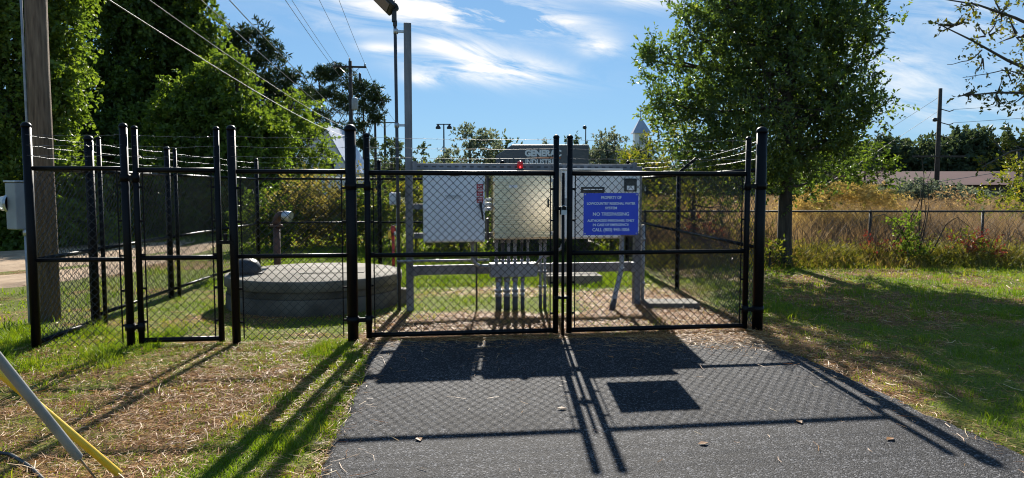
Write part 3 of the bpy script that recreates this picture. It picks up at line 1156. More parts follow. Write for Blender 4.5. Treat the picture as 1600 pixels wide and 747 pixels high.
# ================================================================== wet well and other yard furniture
wc = Vector((-2.76, 10.02, 0))
well = thing('concrete_well', wc, 'round grey concrete wet well with a flat slab top behind the fence', 'well')


def ring(r, z0, z1, n=26, wob=.01, bev=.02):
    mb = MB()
    prof = [(r - .002, z0), (r, z0 + .002), (r, z1 - bev), (r - bev * .4, z1 - bev * .3), (r - bev * 1.3, z1)]
    mb.lathe(wc, prof, n)
    return mb


o = ring(1.19, -.1, .20, bev=.012).build('base_ring', 'concrete_stained', well)
o = ring(1.17, .205, .30, bev=.006).build('joint_ring', 'concrete_stained', well)
o = ring(1.205, .30, .435, bev=.022).build('slab', 'concrete', well)
MB().box((wc.x + .25, wc.y + .1, .437), (.86, .71, .012), .12).build('hatch_lid', 'concrete', well, .003)
# dark domed vent cover on the slab
vc = Vector((-3.62, 9.72, .435))
dm = thing('vent_dome', vc, 'dark metal dome cover on the left edge of the concrete well', 'vent cover')
MB().lathe(vc, [(.20, 0), (.20, .04), (.19, .10), (.165, .15), (.12, .19), (.06, .21), (.002, .215)], 24).build('dome', 'dark_metal', dm)
MB().lathe(vc, [(.225, 0), (.225, .02), (.205, .022)], 24).build('flange', 'dark_metal', dm)

# brown gooseneck vent pipe
b = Vector((-3.80, 11.55, 0))
gv = thing('vent_pipe', b, 'brown gooseneck vent pipe with a silver screened mouth behind the well', 'pipe')
MB().tube([b + Vector((0, 0, -.1)), b + Vector((0, 0, 1.02))], .056, 14).build('riser', 'brown_pipe', gv)
MB().lathe(b + Vector((0, 0, .98)), [(.10, 0), (.10, .03), (.098, .032)], 14).build('flange', 'brown_pipe', gv)
arc = [b + Vector((.11 - .11 * math.cos(t), -.03 * t, 1.02 + .15 * math.sin(t))) for t in np.linspace(0, 1.75, 8)]
MB().tube(arc, .064, 14).build('elbow', 'brown_pipe', gv)
e0, e1 = arc[-1], arc[-1] + Vector((.13, -.02, -.03))
MB().tube([e0, e1], [.075, .088], 14).build('screen_collar', 'galv', gv)

# red post hydrant with yellow head
b = Vector((-2.06, 12.4, 0))
hy = thing('yard_hydrant', b, 'red yard hydrant with a yellow tag behind the concrete well', 'hydrant')
MB().tube([b + Vector((0, 0, -.1)), b + Vector((0, 0, .86))], .026, 10).build('standpipe', 'red_paint', hy)
MB().lathe(b + Vector((0, 0, .80)), [(.034, 0), (.042, .03), (.042, .12), (.03, .15), (.002, .155)], 12).build('head', 'red_paint', hy)
MB().box(b + Vector((-.055, -.04, .80)), (.055, .05, .16)).build('tag', 'yellow_paint', hy, .01)
MB().tube([b + Vector((.0, 0, .94)), b + Vector((.08, 0, 1.0))], .010, 8).build('handle', 'galv', hy)
MB().tube([b + Vector((.03, -.03, .84)), b + Vector((.05, -.12, .80))], .016, 8).build('spout', 'galv', hy)

# concrete pads
p1 = MB().box((2.13, 9.62, .03), (.72, .42, .09), .02).build('concrete_pad', 'concrete', None, .012)
recentre(p1, (2.13, 9.62, 0))
tag(p1, 'flat pale concrete pad in the straw near the right gate leaf', 'pad', 'small concrete pads')
p2 = MB().box((1.02, 12.15, .06), (.95, .55, .16), .08).build('concrete_pad', 'concrete', None, .012)
recentre(p2, (1.02, 12.15, 0))
tag(p2, 'raised grey concrete pad behind the right end of the rack', 'pad', 'small concrete pads')
cb = MB().box((-1.58, 9.95, .09), (.22, .22, .22), .3).build('concrete_block', 'concrete_stained', None, .015)
recentre(cb, (-1.58, 9.95, 0))
tag(cb, 'small grey concrete block between the well and the tall post', 'block')

# ================================================================== generator enclosure behind the yard
gb = Vector((.78, 19.4, 0))
gen = thing('generator_enclosure', gb, 'dark grey generator enclosure with white and orange lettering behind the rack', 'generator')
gz0 = .22
outl = [(-.42, gz0), (1.98, gz0), (1.98, 2.72), (0.0, 2.72), (-.42, 2.43)]
MB().prism([(x, 18.55, z) for x, z in outl], (0, 1.7, 0)).build('housing', 'generator_paint', gen, .02)
MB().box((.78, 19.4, .09), (2.9, 2.2, .26)).build('base_pad', 'concrete', gen, .02)
for k in range(5):
    MB().box((-.28 + .11 * k, 18.54, 2.24), (.025, .02, .22)).build('louver', 'black_plastic', gen)
for k in range(2):
    MB().box((.55 + .75 * k, 18.54, 1.2), (.70, .02, 1.7)).build('door', 'generator_paint', gen, .01)
put_text('lettering', 'GENERAC', (.80, 18.535, 2.43), (1, 0, 0), .215, 'label_white', gen, .94, .012)
MB().box((.93, 18.54, 2.385), (.64, .012, .035)).build('stripe', 'orange_paint', gen)
put_text('lettering', 'INDUSTRIAL', (.80, 18.535, 2.225), (1, 0, 0), .17, 'label_white', gen, .92, .006)

# ================================================================== utility pole with meter box at the left
pb = Vector((-5.62, 8.62, 0))
pole = thing('utility_pole', pb, 'brown wooden utility pole with a meter box, standing at the left fence corner', 'utility pole', 'utility poles')
MB().tube([pb + Vector((0, 0, -.2)), pb + Vector((0, 0, 3)), pb + Vector((.03, .02, 7)), pb + Vector((.05, .03, 11))], [.125, .118, .11, .10], 20).build('pole', 'wood_pole', pole)
ADIR = Vector((-12.02 + 5.62, 54 - 8.62, 0)).normalized()
AP = Vector((ADIR.y, -ADIR.x, 0))
ang = math.atan2(AP.y, AP.x)
MB().box(pb + Vector((.05, -.13, 10.55)), (2.4, .09, .12), ang).build('crossarm', 'wood_pole', pole)
MB().tube([pb + Vector((-.09, -.11, -.1)), pb + Vector((-.09, -.11, 5.5))], .014, 8).build('ground_conduit', 'conduit', pole)
mbx = pb + Vector((-.115, -.28, 0))
mtr = thing('meter_box', mbx + Vector((0, 0, 1.10)), 'grey electric meter box with a round glass meter on the utility pole', 'meter box')
MB().box(mbx + Vector((0, 0, 1.39)), (.19, .18, .54), R(-24)).build('body', 'cab_grey', mtr, .012)
MB().box(mbx + Vector((0, 0, 1.675)), (.21, .20, .02), R(-24)).build('lid_lip', 'galv', mtr, .004)
mc = mbx + Vector((-.11, .01, 1.42))
MB().lathe(mc, [(.105, 0.02), (.105, -.01), (.09, -.035), (.085, -.085), (.07, -.10), (.002, -.105)], 20, 'X').build('meter_glass', 'meter_glass', mtr)
MB().lathe(mc, [(.112, .02), (.112, -.012), (.106, -.014)], 20, 'X').build('meter_ring', 'galv', mtr)
MB().tube([mbx + Vector((.09, -.01, 1.12)), mbx + Vector((.09, -.01, -.1))], .032, 12).build('riser_conduit', 'conduit', mtr)
MB().tube([mbx + Vector((.09, -.01, 1.05)), mbx + Vector((.09, -.01, 1.12))], .042, 12).build('hub', 'galv', mtr)

# ================================================================== guy wires with plastic guards, lower left
def guy(name, label, a, b, g0, g1, r, mat):
    """wire from ground anchor a up to b; guard between fractions g0..g1"""
    a, b = Vector(a), Vector(b)
    t = thing('guy_wire', a, label, 'guy wire', 'guy wires with plastic guards')
    MB().tube([a - (b - a).normalized() * .2, b], .006, 6).build('strand', 'galv', t)
    d = (b - a)
    s0, s1 = a + d * g0, a + d * g1
    # half-round guard
    mb = MB()
    tt = d.normalized()
    side = tt.cross(Vector((0, 1, 0))).normalized()
    fr = side.cross(tt)
    vs, fs = [], []
    n = 14
    for P in (s0, s1):
        for (rr, rev) in ((r, False), (r - .004, True)):
            for k in range(n + 1):
                th = -2.3 + 4.6 * k / n
                vs.append(P + (side * math.sin(th) - fr * math.cos(th)) * rr)
    m = n + 1
    for k in range(n):
        fs.append((k, k + 1, 2 * m + k + 1, 2 * m + k))
        fs.append((m + k, 3 * m + k, 3 * m + k + 1, m + k + 1))
        fs.append((k, m + k, m + k + 1, k + 1))
        fs.append((2 * m + k, 2 * m + k + 1, 3 * m + k + 1, 3 * m + k))
    fs.append((0, 2 * m, 3 * m, m))
    fs.append((n, m + n, 3 * m + n, 2 * m + n))
    mb.add(vs, fs, False)
    mb.build('guard', mat, t)
    return t


a1 = Vector((-2.13, 3.84, 0))
b1 = Vector((-2.53, 3.50, .67))
guy('guy_wire', 'guy wire sheathed in a yellow plastic guard at the lower left', a1, a1 + (b1 - a1) * 12, .004, .30, .020, 'guard_yellow')
a2 = Vector((-2.19, 3.73, 0))
b2 = Vector((-2.39, 3.30, .79))
guy('guy_wire', 'guy wire sheathed in a grey plastic guard, crossing in front of the yellow guard', a2, a2 + (b2 - a2) * 11, .0235, .30, .0225, 'guard_grey')
pc = resample([(-4.2, 4.6, .012), (-3.3, 4.25, .02), (-2.95, 4.12, .03), (-2.72, 3.95, .02), (-2.5, 3.75, .012), (-2.2, 3.3, .012)], 40)
cbl = tube_obj('black_cable', pc[None], .011, 'cable_black', None, 8)
recentre(cbl, (-2.9, 4.1, 0))
tag(cbl, 'black cable lying on the straw in the lower left corner', 'cable')

# ================================================================== far poles, wires, buildings
def far_pole(label, x, y, top, arm=2.3, armz=None, r=.15, can=False, extra=True):
    t = thing('utility_pole', (x, y, 0), label, 'utility pole', 'utility poles')
    MB().tube([(x, y, -.3), (x, y, top)], [r * 1.2, r * .8], 10).build('pole', 'far_wood', t)
    if arm:
        z = armz or top - .35
        MB().box((x, y - .15, z), (arm, .12, .13), ang if arm < 3 else 0).build('crossarm', 'far_wood', t)
        for sx in (-1, 1):
            MB().tube([(x, y - .17, z - .75), (x + sx * arm * .30, y - .17, z - .08)], .025, 6).build('brace', 'galv', t)
        for k in (-1, 0, 1):
            p_ = Vector((x, y - .15, 0)) + AP * (k * arm * .46)
            MB().lathe((p_.x, p_.y, z + .06 if k else top), [(.05, 0), (.08, .06), (.05, .1), (.07, .15), (.03, .2)], 8).build('insulator', 'cab_grey', t)
    if can:
        MB().lathe((x + .35, y - .2, top - 3.6), [(.22, 0), (.24, .05), (.24, .75), (.20, .85), (.05, .9)], 12).build('transformer', 'cab_grey', t)
        MB().lathe((x + .75, y - .2, top - 1.5), [(.08, 0), (.1, .1), (.1, .5), (.05, .6)], 8).build('arrester', 'dark_metal', t)
    return t


PA = Vector((-12.02, 54, 0))
far_pole('wooden utility pole with a crossarm and transformer left of the tall galvanized post', PA.x, PA.y, 11.05, 2.4, 10.6, .16, True)
far_pole('farther utility pole with a short crossarm just left of the flood light mast', -17.6, 100, 11.2, 3.2, 10.7, .17)
far_pole('bare thin utility pole among the trees left of the flood light mast', -15.9, 84, 9.3, 0, None, .16)
rp = far_pole('tall dark utility pole standing in the field on the right', 43.7, 74, 11.8, 0, None, .22)
for k, z in enumerate((9.7, 8.35, 7.0)):
    MB().tube([(43.7, 73.8, z), (44.6, 73.8, z - .25), (45.0, 73.8, z - .1)], .05, 6).build('insulator_arm', 'far_wood', rp)
MB().lathe((43.1, 73.7, 8.4), [(.05, 0), (.22, .05), (.22, .35), (.05, .4)], 10).build('arrester', 'dark_metal', rp)
MB().box((43.7, 73.8, 4.9), (5.4, .16, .18)).build('crossarm', 'far_wood', rp)
far_pole('short pale pole at the right edge below the overhanging branches', 31.6, 45, 3.9, 0, None, .11)
far_pole('thin pole with a small lamp beyond the field shrub', 40.6, 85, 6.6, 0, None, .08)


def lamp_pole(label, x, y, top, heads):
    t = thing('street_lamp', (x, y, 0), label, 'street lamp', 'far street lamps')
    MB().tube([(x, y, -.3), (x, y, top)], [.12, .07], 8).build('pole', 'dark_metal', t)
    if heads:
        MB().box((x, y, top - .05), (1.6, .10, .10)).build('arm', 'dark_metal', t)
        for s in (-1, 1):
            MB().lathe((x + s * .62, y, top - .55), [(.26, 0), (.30, .12), (.2, .3), (.08, .45)], 12).build('lamp_head', 'dark_metal', t)
    else:
        MB().lathe((x - .15, y, top - .5), [(.1, 0), (.3, .15), (.25, .4), (.05, .5)], 10).build('lamp_head', 'dark_metal', t)
    return t


lamp_pole('lamp pole with two heads on a cross arm behind the white cabinet', -7.55, 80, 8.75, True)
lamp_pole('slim lamp pole with one small head left of the church steeple', 10.2, 100, 10.3, False)


def wire(label, a, b, sag, r, mat):
    a, b = np.array(a, float), np.array(b, float)
    t = np.linspace(0, 1, 60)[:, None]
    P = a * (1 - t) + b * t
    P[:, 2] -= sag * 4 * t[:, 0] * (1 - t[:, 0])
    o = tube_obj('overhead_wire', P[None], r, mat, None, 5)
    tag(o, label, 'wire', 'overhead wires')
    return o


def end_a(k, z): p_ = PA + Vector((0, -.15, 0)) + AP * k; return (p_.x, p_.y, z)


def end_n(k, z): p_ = pb + Vector((.05, -.1, 0)) + AP * k; return (p_.x, p_.y, z)


wire('power line ending on the left tip of the far crossarm', end_n(-1.1, 10.75), end_a(-1.1, 10.85), .35, .012, 'wire_dark')
wire('power line ending on top of the far transformer pole', end_n(0, 11.1), end_a(0, 11.25), .35, .012, 'wire_dark')
wire('power line ending on the right tip of the far crossarm', end_n(1.1, 10.75), end_a(1.1, 10.85), .35, .012, 'wire_dark')
wire('lowest pale cable of the bundle sagging past the vine trees', end_n(0, 4.35), end_a(0, 5.4), .35, .011, 'wire_alu')
wire('second lowest pale cable sagging past the vine trees', end_n(0, 4.75), end_a(0, 6.0), .30, .010, 'wire_alu')
wire('third dark cable up, sloping in front of the vine trees', end_n(0, 5.6), end_a(0, 6.2), .25, .010, 'wire_alu')
wire('fourth cable up, sloping down to the far transformer pole', end_n(0, 6.3), end_a(0, 6.55), .25, .013, 'wire_alu')
wire('thin cable crossing the sky just left of the power lines', end_n(0, 8.3), end_a(0, 9.0), .3, .011, 'wire_dark')
wire('power line running on beyond the far crossarm to the next pole', end_a(1.1, 10.85), (-16.1, 99.9, 10.85), .5, .018, 'wire_dark')
wire('upper line strung from the field pole toward the right', (45.0, 73.8, 9.65), (90, 60, 13), .4, .02, 'wire_dark')
wire('lower line strung from the field pole toward the right', (45.0, 73.8, 8.3), (90, 60, 12), .4, .02, 'wire_dark')
wire('left guy line slanting from the top of the field pole', (43.7, 74, 11.0), (30.5, 76, 2.0), .05, .018, 'wire_dark')
wire('right guy line slanting from the top of the field pole', (43.7, 74, 9.6), (34, 78, 2.0), .05, .018, 'wire_dark')
wire('pale cable rising to the short pole at the right edge', (24., 50, 1.4), (33.5, 44.8, 3.2), .15, .02, 'wire_alu')

# long low building with a red roof at the right
rb = thing('long_building', (52, 79, 0), 'long low building with a dull red roof beyond the field', 'building')
MB().box((52, 79, .95), (30, 9, 2.1)).build('wall', 'dark_wall', rb)
MB().prism([(36.6, 73.6, 2.0), (36.6, 84.4, 2.0), (36.6, 79, 3.5)], (31, 0, 0)).build('roof', 'roof_red', rb)
for k in range(6):
    MB().box((40 + 4.2 * k, 74.47, 1.1), (1.4, .06, 1.0)).build('window', 'pane', rb)

# church with steeple
ch = thing('church', (20.2, 112, 0), 'white church with a pointed steeple and cross, behind the leafy tree', 'church')
MB().box((13.6 + 2.2, 118, 3.0), (10, 14, 6.2)).build('nave', 'white_wall', ch)
MB().prism([(10.4, 110.9, 6.0), (21.2, 110.9, 6.0), (15.8, 110.9, 8.3)], (0, 14.4, 0)).build('roof', 'white_wall', ch)
MB().box((19.75, 111, 4.95), (2.0, 2.0, 10.3)).build('tower', 'white_wall', ch)
mb = MB()
tp = Vector((19.75, 111, 12.6))
vs = [tp] + [Vector((19.75 + 1.4 * sx, 111 + 1.4 * sy, 10.05)) for sx, sy in ((-1, -1), (1, -1), (1, 1), (-1, 1))]
mb.add(vs, [(0, 1, 2), (0, 2, 3), (0, 3, 4), (0, 4, 1), (4, 3, 2, 1)])
sp = mb.build('spire', 'roof_metal', ch)
mb = MB()
mb.box((19.75, 111, 13.2), (.12, .12, 1.4))
mb.box((19.75, 111, 13.45), (.6, .12, .12))
mb.build('cross', 'dark_metal', sp)
MB().box((19.75, 109.98, 8.9), (.8, .04, 1.2)).build('louver', 'cab_grey', ch)

# white gabled house by the vine trees
hs = thing('white_house', (-16.2, 62, 0), 'white gabled house half hidden behind the vine-covered trees', 'house')
MB().prism([(-18.2, 59, -.1), (-13.45, 59, -.1), (-13.45, 59, 3.2), (-15.3, 59, 6.6), (-18.2, 59, 3.2)], (0, 8, 0)).build('wall', 'white_wall', hs)
for (xa, za, xb, zb) in ((-15.3, 6.75, -13.15, 2.85), (-15.3, 6.75, -18.5, 3.0)):
    MB().prism([(xa, 58.7, za), (xb, 58.7, zb), (xb, 58.7, zb + .14), (xa, 58.7, za + .14)], (0, 8.6, 0)).build('roof', 'roof_metal', hs)
MB().box((-14.9, 58.97, 3.2), (.7, .05, 1.1)).build('window', 'pane', hs)

# low galvanized chain-link fence along the field
fy_ = 15.6
lf = thing('field_fence', (9, fy_, 0), 'low grey chain-link fence with a pipe top rail along the field', 'fence')
for x in np.arange(2.9, 16.0, 2.45):
    o = MB().tube([(x, fy_, -.1), (x, fy_, 1.12)], .026, 10).build('post', 'galv_old', lf)
    MB().lathe((x, fy_, 1.09), cap_prof(.027, .04), 10).build('post_cap', 'galv_old', o)
MB().tube([(2.6, fy_ - .02, 1.10), (16.2, fy_ - .02, 1.10)], .021, 10).build('rail', 'galv_old', lf)
chain_link(lf, (2.6, fy_ - .045), (16.2, fy_ - .045), .02, 1.12, .10, .003, 'galv_wire', 'chain_link_mesh', 3)

# ================================================================== vegetation helpers
def unit(a):
    return a / (np.linalg.norm(a, axis=-1, keepdims=True) + 1e-9)


def leaf_geo(C, D, size, asp=.45, fold=.18, nrm=None):
    """folded two-triangle leaves from base points C along D"""
    N = len(C)
    D = unit(D)
    if nrm is None: nrm = rng.normal(size=(N, 3)) + np.array([0, 0, .8])
    W = unit(np.cross(D, nrm))
    U = np.cross(W, D)
    size = np.broadcast_to(np.asarray(size, float), (N,))[:, None]
    mid = C + D * size * .5
    a = mid + W * size * asp * .5 + U * size * fold
    b = mid - W * size * asp * .5 + U * size * fold
    tip = C + D * size
    V = np.stack([C, a, tip, b], 1).reshape(-1, 3)
    i = np.arange(N)[:, None] * 4
    F = np.concatenate([i + [0, 1, 2], i + [0, 2, 3]], 1).reshape(-1, 3)
    return V, F


def crown_obj(name, parent, V, F, rnd, mat):
    return link(name, np_mesh(name, V, F, rnd=np.repeat(rnd, 2)), mat, parent)


def clumped(blobs, m=11, f=.44):
    """break every blob into smaller clumps on its surface, so that gaps open between them"""
    out = []
    for b_ in blobs:
        b_ = (*b_, *((1.0, 1.0)[len(b_) - 4:]))
        k_ = m if b_[3] > .5 else 5
        d = unit(rng.normal(size=(k_, 3)))
        q = b_[3] * (.45 + .55 * rng.random(k_))
        for i_ in range(k_):
            out.append((b_[0] + d[i_, 0] * q[i_], b_[1] + d[i_, 1] * q[i_], max(.25, b_[2] + d[i_, 2] * q[i_]), b_[3] * f * (.7 + .6 * rng.random()), b_[4], b_[5]))
    return out


def twigs_in_blobs(blobs, dens, up=.3, shell=.45, droop=0.0, minr=.15):
    """blobs (x,y,z,r[,sz]) -> twig base points and outward directions"""
    Cs, Ds = [], []
    for bl in blobs:
        c, r = np.array(bl[:3]), bl[3]
        sz = bl[4] if len(bl) > 4 else 1.0
        n = max(8, int(dens * r * r * (bl[5] if len(bl) > 5 else 1.0)))
        d = unit(rng.normal(size=(n, 3)))
        lump = 1 + .28 * np.sin(d[:, 0] * 5 + c[0] * 9) * np.sin(d[:, 1] * 4 + c[1] * 7 + 1) + .22 * np.sin(d[:, 2] * 6 + d[:, 0] * 4 + c[2] * 5)
        rad = r * lump * (shell + (1 - shell) * rng.random(n) ** .5)
        p = c + d * rad[:, None] * np.array([1, 1, sz])
        Cs.append(p)
        Ds.append(unit(d * .8 + np.array([0, 0, up - droop]) + rng.normal(size=(n, 3)) * .45))
    return np.concatenate(Cs), np.concatenate(Ds)


def sprays(C, D, k, length, size, asp=.45, spread=.9, droop=0.0, fold=.15):
    """k leaves along each twig"""
    n = len(C)
    t = (np.arange(k) + .5) / k
    L = length * (.6 + .8 * rng.random(n))
    P = C[:, None, :] + D[:, None, :] * (t[None, :, None] * L[:, None, None])
    P[:, :, 2] -= droop * (t[None, :] ** 2) * L[:, None]
    ld = unit(D[:, None, :] * .6 + rng.normal(size=(n, k, 3)) * spread - np.array([0, 0, droop]))
    P = P.reshape(-1, 3)
    sz = size * (.6 + .7 * rng.random(len(P)))
    V, F = leaf_geo(P, ld.reshape(-1, 3), sz, asp, fold)
    cl = np.repeat(rng.random(n), k)
    rnd = np.clip(cl * .5 + rng.random(len(P)) * .5, 0, 1)
    return V, F, rnd


def curve_to(a, b, bow=.15, n=7):
    a, b = np.array(a, float), np.array(b, float)
    t = np.linspace(0, 1, n)[:, None]
    L = np.linalg.norm(b - a)
    m = (a + b) / 2 + np.array([0, 0, -bow * L]) + rng.normal(size=3) * .05 * L
    return a * (1 - t) ** 2 + 2 * m * t * (1 - t) + b * t ** 2


def tree(name, label, cat, base, top, blobs, mat, leaf, k=10, dens=70, tl=.35, asp=.45, trunk_r=.14, bark='bark_dark', group=None,
         up=.3, droop=0.0, shell=.45, spread=.9, twigs=True, lean=(0, 0), forks=.3, limb_n=None, clump=0):
    base = np.array(base, float)
    t = thing(name, tuple(base), label, cat, group)
    zt = top
    tp = np.array([[base[0], base[1], base[2] - .2],
                   [base[0] + lean[0] * .2, base[1] + lean[1] * .2, base[2] + (zt - base[2]) * .25],
                   [base[0] + lean[0] * .6, base[1] + lean[1] * .6, base[2] + (zt - base[2]) * .6],
                   [base[0] + lean[0], base[1] + lean[1], zt]])
    tp = resample(tp, 9)
    rad = trunk_r * (1 - .8 * np.linspace(0, 1, 9) ** 1.6)
    rad[0] *= 1.3
    tube_obj('trunk', tp[None], rad[None], bark, t, 10)
    C, D = twigs_in_blobs(clumped(blobs, clump) if clump else blobs, dens, up, shell, droop)
    limbs, lr = [], []
    for bl in blobs[:limb_n]:
        h = base[2] + (zt - base[2]) * (forks + (1 - forks) * .75 * rng.random())
        h = min(h, bl[2])
        s = np.array([np.interp(h, tp[:, 2], tp[:, 0]), np.interp(h, tp[:, 2], tp[:, 1]), h])
        limbs.append(curve_to(s, bl[:3]))
        r0 = trunk_r * (.28 + .1 * rng.random())
        lr.append(np.linspace(r0, r0 * .3, 7))
    if twigs and len(C):
        m = min(len(C), 900)
        sel = rng.choice(len(C), m, replace=False)
        bc = np.array([b[:3] for b in blobs])
        for i in sel:
            j = np.argmin(np.linalg.norm(bc - C[i], axis=1))
            e = C[i] + D[i] * tl * .5
            limbs.append(curve_to(bc[j] * .75 + C[i] * .25, e, .03))
            lr.append(np.linspace(trunk_r * .07, trunk_r * .02, 7))
    tube_obj('limbs', np.array(limbs), np.array(lr), bark, t, 4)
    V, F, rnd = sprays(C, D, k, tl, leaf, asp, spread, droop)
    crown_obj('crown', t, V, F, rnd, mat)
    return t


def PB(px, py, Y, r, sz=1.0, df=1.0):
    """world blob seen from the photographer's spot in the direction (px, py) at distance Y"""
    return ((px - 800) / 1120 * Y, Y, 1.59 + (295 - py) / 1120 * Y, r, sz, df)


# ------------------------------------------------------------------ broadleaf evergreen by the right fence
HY = 14.6
hb = [PB(1180, 60, HY, 1.35), PB(1170, -30, HY, 1.2), PB(1090, 110, HY + .2, .95), PB(1275, 70, HY, 1.15), PB(1290, 165, HY - .3, 1.0),
      PB(1100, 190, HY - .2, .95), PB(1195, 160, HY - .6, 1.2), PB(1045, 95, HY, .5), PB(1308, 55, HY + .3, .62), PB(1308, 165, HY, .65), PB(1300, 110, HY + .2, .62), PB(1290, 225, HY, .6), PB(1325, 215, HY, .35), PB(1110, 255, HY + .2, .6), PB(1200, 262, HY - .2, .6), PB(1080, 225, HY + .1, .5),
      PB(1150, 245, HY - .3, .75), PB(1245, 235, HY - .2, .85), PB(1065, 170, HY + .3, .6), PB(1310, 230, HY, .45), PB(1120, 20, HY - .3, .85),
      PB(1240, 0, HY + .4, 1.0), PB(1015, 98, HY, .22), PB(1352, 178, HY - .2, .22), PB(1345, 62, HY + .1, .25), PB(1290, 10, HY, .6), PB(1195, 160, HY + 1.0, 1.2),
      PB(1180, 60, HY + 1.1, 1.1), PB(1035, 160, HY, .35), PB(1075, 60, HY - .2, .5), PB(1140, 285, HY + .3, .45), PB(1262, 285, HY + .4, .42)]
hb = [(*b_[:5], .75 if b_[0] < 4.1 else (.95 if b_[0] > 6.8 else 1.0)) for b_ in hb]
tree('evergreen_tree', 'dense dark evergreen tree with a straight trunk behind the right gate post', 'tree', (5.56, HY, 0), 6.2, hb, 'holly_leaf', .095,
     k=14, dens=112, tl=.36, asp=.46, trunk_r=.145, bark='bark_dark', up=.55, shell=.15, spread=.6, clump=11)
# low leafy bush left of its trunk
tree('leafy_bush', 'yellow-green leafy bush over the right side fence below the church steeple', 'bush', (4.2, 16.6, 0), 2.4,
     [PB(1040, 215, 16.6, .55), PB(1070, 255, 16.4, .7), PB(1020, 265, 16.8, .55), PB(1110, 275, 16.5, .6), PB(1075, 310, 16.5, .7), PB(1030, 310, 16.6, .5), PB(1130, 320, 16.4, .6)],
     'shrub_leaf', .11, k=9, dens=120, tl=.3, trunk_r=.06, bark='bark_dark', shell=.3, forks=.1)
tree('dark_bush', 'dark green bush right of the evergreen trunk', 'bush', (10.3, 21, 0), 2.3,
     [PB(1330, 262, 21, .9), PB(1365, 275, 21, .7), PB(1290, 280, 20.5, .8), PB(1255, 290, 20, .7)], 'vine_dark', .13, k=9, dens=130, tl=.3, trunk_r=.06, forks=.1)

# ------------------------------------------------------------------ overhanging oak at the right edge
oy = 9.6
ob_ = [PB(1585, 12, oy, .20), PB(1550, 25, oy, .18), PB(1500, 12, oy, .14), PB(1530, 60, oy, .18), PB(1575, 62, oy, .24), PB(1480, 45, oy, .08), PB(1600, 100, oy, .30),
       PB(1560, 105, oy, .18), PB(1525, 92, oy, .14), PB(1600, 145, oy, .25), PB(1548, 150, oy - .2, .12), PB(1505, 148, oy, .06), PB(1650, 60, oy, .5), PB(1680, 140, oy, .5),
       PB(1720, 0, oy, .8), PB(1800, 90, oy, .9), PB(1620, 220, oy + .3, .25), PB(1560, 235, oy + .3, .10), PB(1600, 240, oy + .3, .14), PB(1535, 258, oy + .3, .05), PB(1900, -60, oy, 1.2), PB(1850, -200, oy, 1.4), PB(2000, -120, oy, 1.3)]
ot = tree('oak_tree', 'oak branches with small yellow-green leaves hanging in from the right edge', 'tree', (10.2, 9.8, 0), 6.5, ob_, 'oak_leaf', .062,
          k=9, dens=230, tl=.24, asp=.5, trunk_r=.2, bark='bark', shell=.1, up=.1, spread=.9, forks=.35, limb_n=0)
lim, lr = [], []
for pts in ([(2000, 90), (1750, 150), (1600, 118), (1530, 80), (1470, 48), (1448, 40)], [(2000, 90), (1760, 60), (1620, 58), (1560, 28), (1500, 10), (1450, 4)],
            [(2000, 140), (1760, 190), (1640, 165), (1590, 140), (1530, 150), (1490, 152)], [(2000, 230), (1760, 240), (1640, 225), (1600, 235), (1560, 238), (1530, 262)],
            [(1530, 80), (1515, 90), (1505, 98), (1490, 100), (1480, 104), (1470, 104)], [(1600, 118), (1560, 112), (1535, 118), (1520, 120), (1510, 122), (1495, 124)]):
    q = np.array([[*PB(a, b_, oy, 1)[:3]] for a, b_ in pts])
    q[0, 1] += .1
    lim.append(resample(q, 10))
    big = pts[0][0] == 2000
    lr.append(np.linspace(.07 if big else .010, .006 if big else .003, 10))
tube_obj('limb', np.array(lim), np.array(lr), 'bark', ot, 6)

# ------------------------------------------------------------------ vine-covered trees on the left
VG = 'vine-covered trees along the dirt road'
tree('vine_tree', 'vine-draped tree filling the far left edge behind the utility pole', 'tree', (-14.2, 20, 0), 9,
     [PB(10, 330, 19.6, 1.2), PB(-20, 220, 20, 1.5), PB(70, 100, 20.6, 1.1), PB(20, 20, 20, 1.5), PB(95, 260, 19.8, .95), PB(110, 350, 19.6, .8), PB(60, 180, 20, 1.1),
      PB(-90, 100, 20, 1.8), PB(-90, 300, 20, 1.6), PB(90, 30, 20.5, .8), PB(40, 390, 19.2, .7), PB(105, 130, 20.4, .7), PB(-60, -60, 20, 1.6), PB(60, -60, 20.5, 1.4)],
     'vine_leaf', .14, k=12, dens=150, tl=.45, asp=.75, trunk_r=.22, group=VG, droop=.4, shell=.3, up=.1, clump=12)
tree('vine_tree', 'tall dark tree hung with vines, second from the left edge', 'tree', (-17.6, 32.5, 0), 14,
     [PB(190, 20, 33.0, 1.77), PB(260, 40, 32.6, 1.90), PB(310, 30, 33.3, 1.09), PB(180, 110, 32.6, 1.63), PB(250, 130, 33.0, 1.77), PB(300, 110, 33.0, 1.09), PB(200, 200, 32.4, 1.77), PB(260, 230, 32.5, 1.50),
      PB(150, 290, 31.8, 1.63), PB(220, 320, 31.6, 1.77), PB(290, 60, 33.0, 1.22), PB(160, -40, 33.0, 2.04), PB(270, -50, 33.0, 2.04), PB(140, 220, 32.4, 1.22), PB(150, 370, 31.4, 1.22), PB(225, 375, 31.6, 1.22), PB(318, 75, 33.0, 0.68)],
     'vine_dark', .19, k=12, dens=90, tl=.55, asp=.75, trunk_r=.3, group=VG, droop=.4, shell=.3, up=.1, clump=12)
vt = COL.objects[-1]
while vt.parent: vt = vt.parent
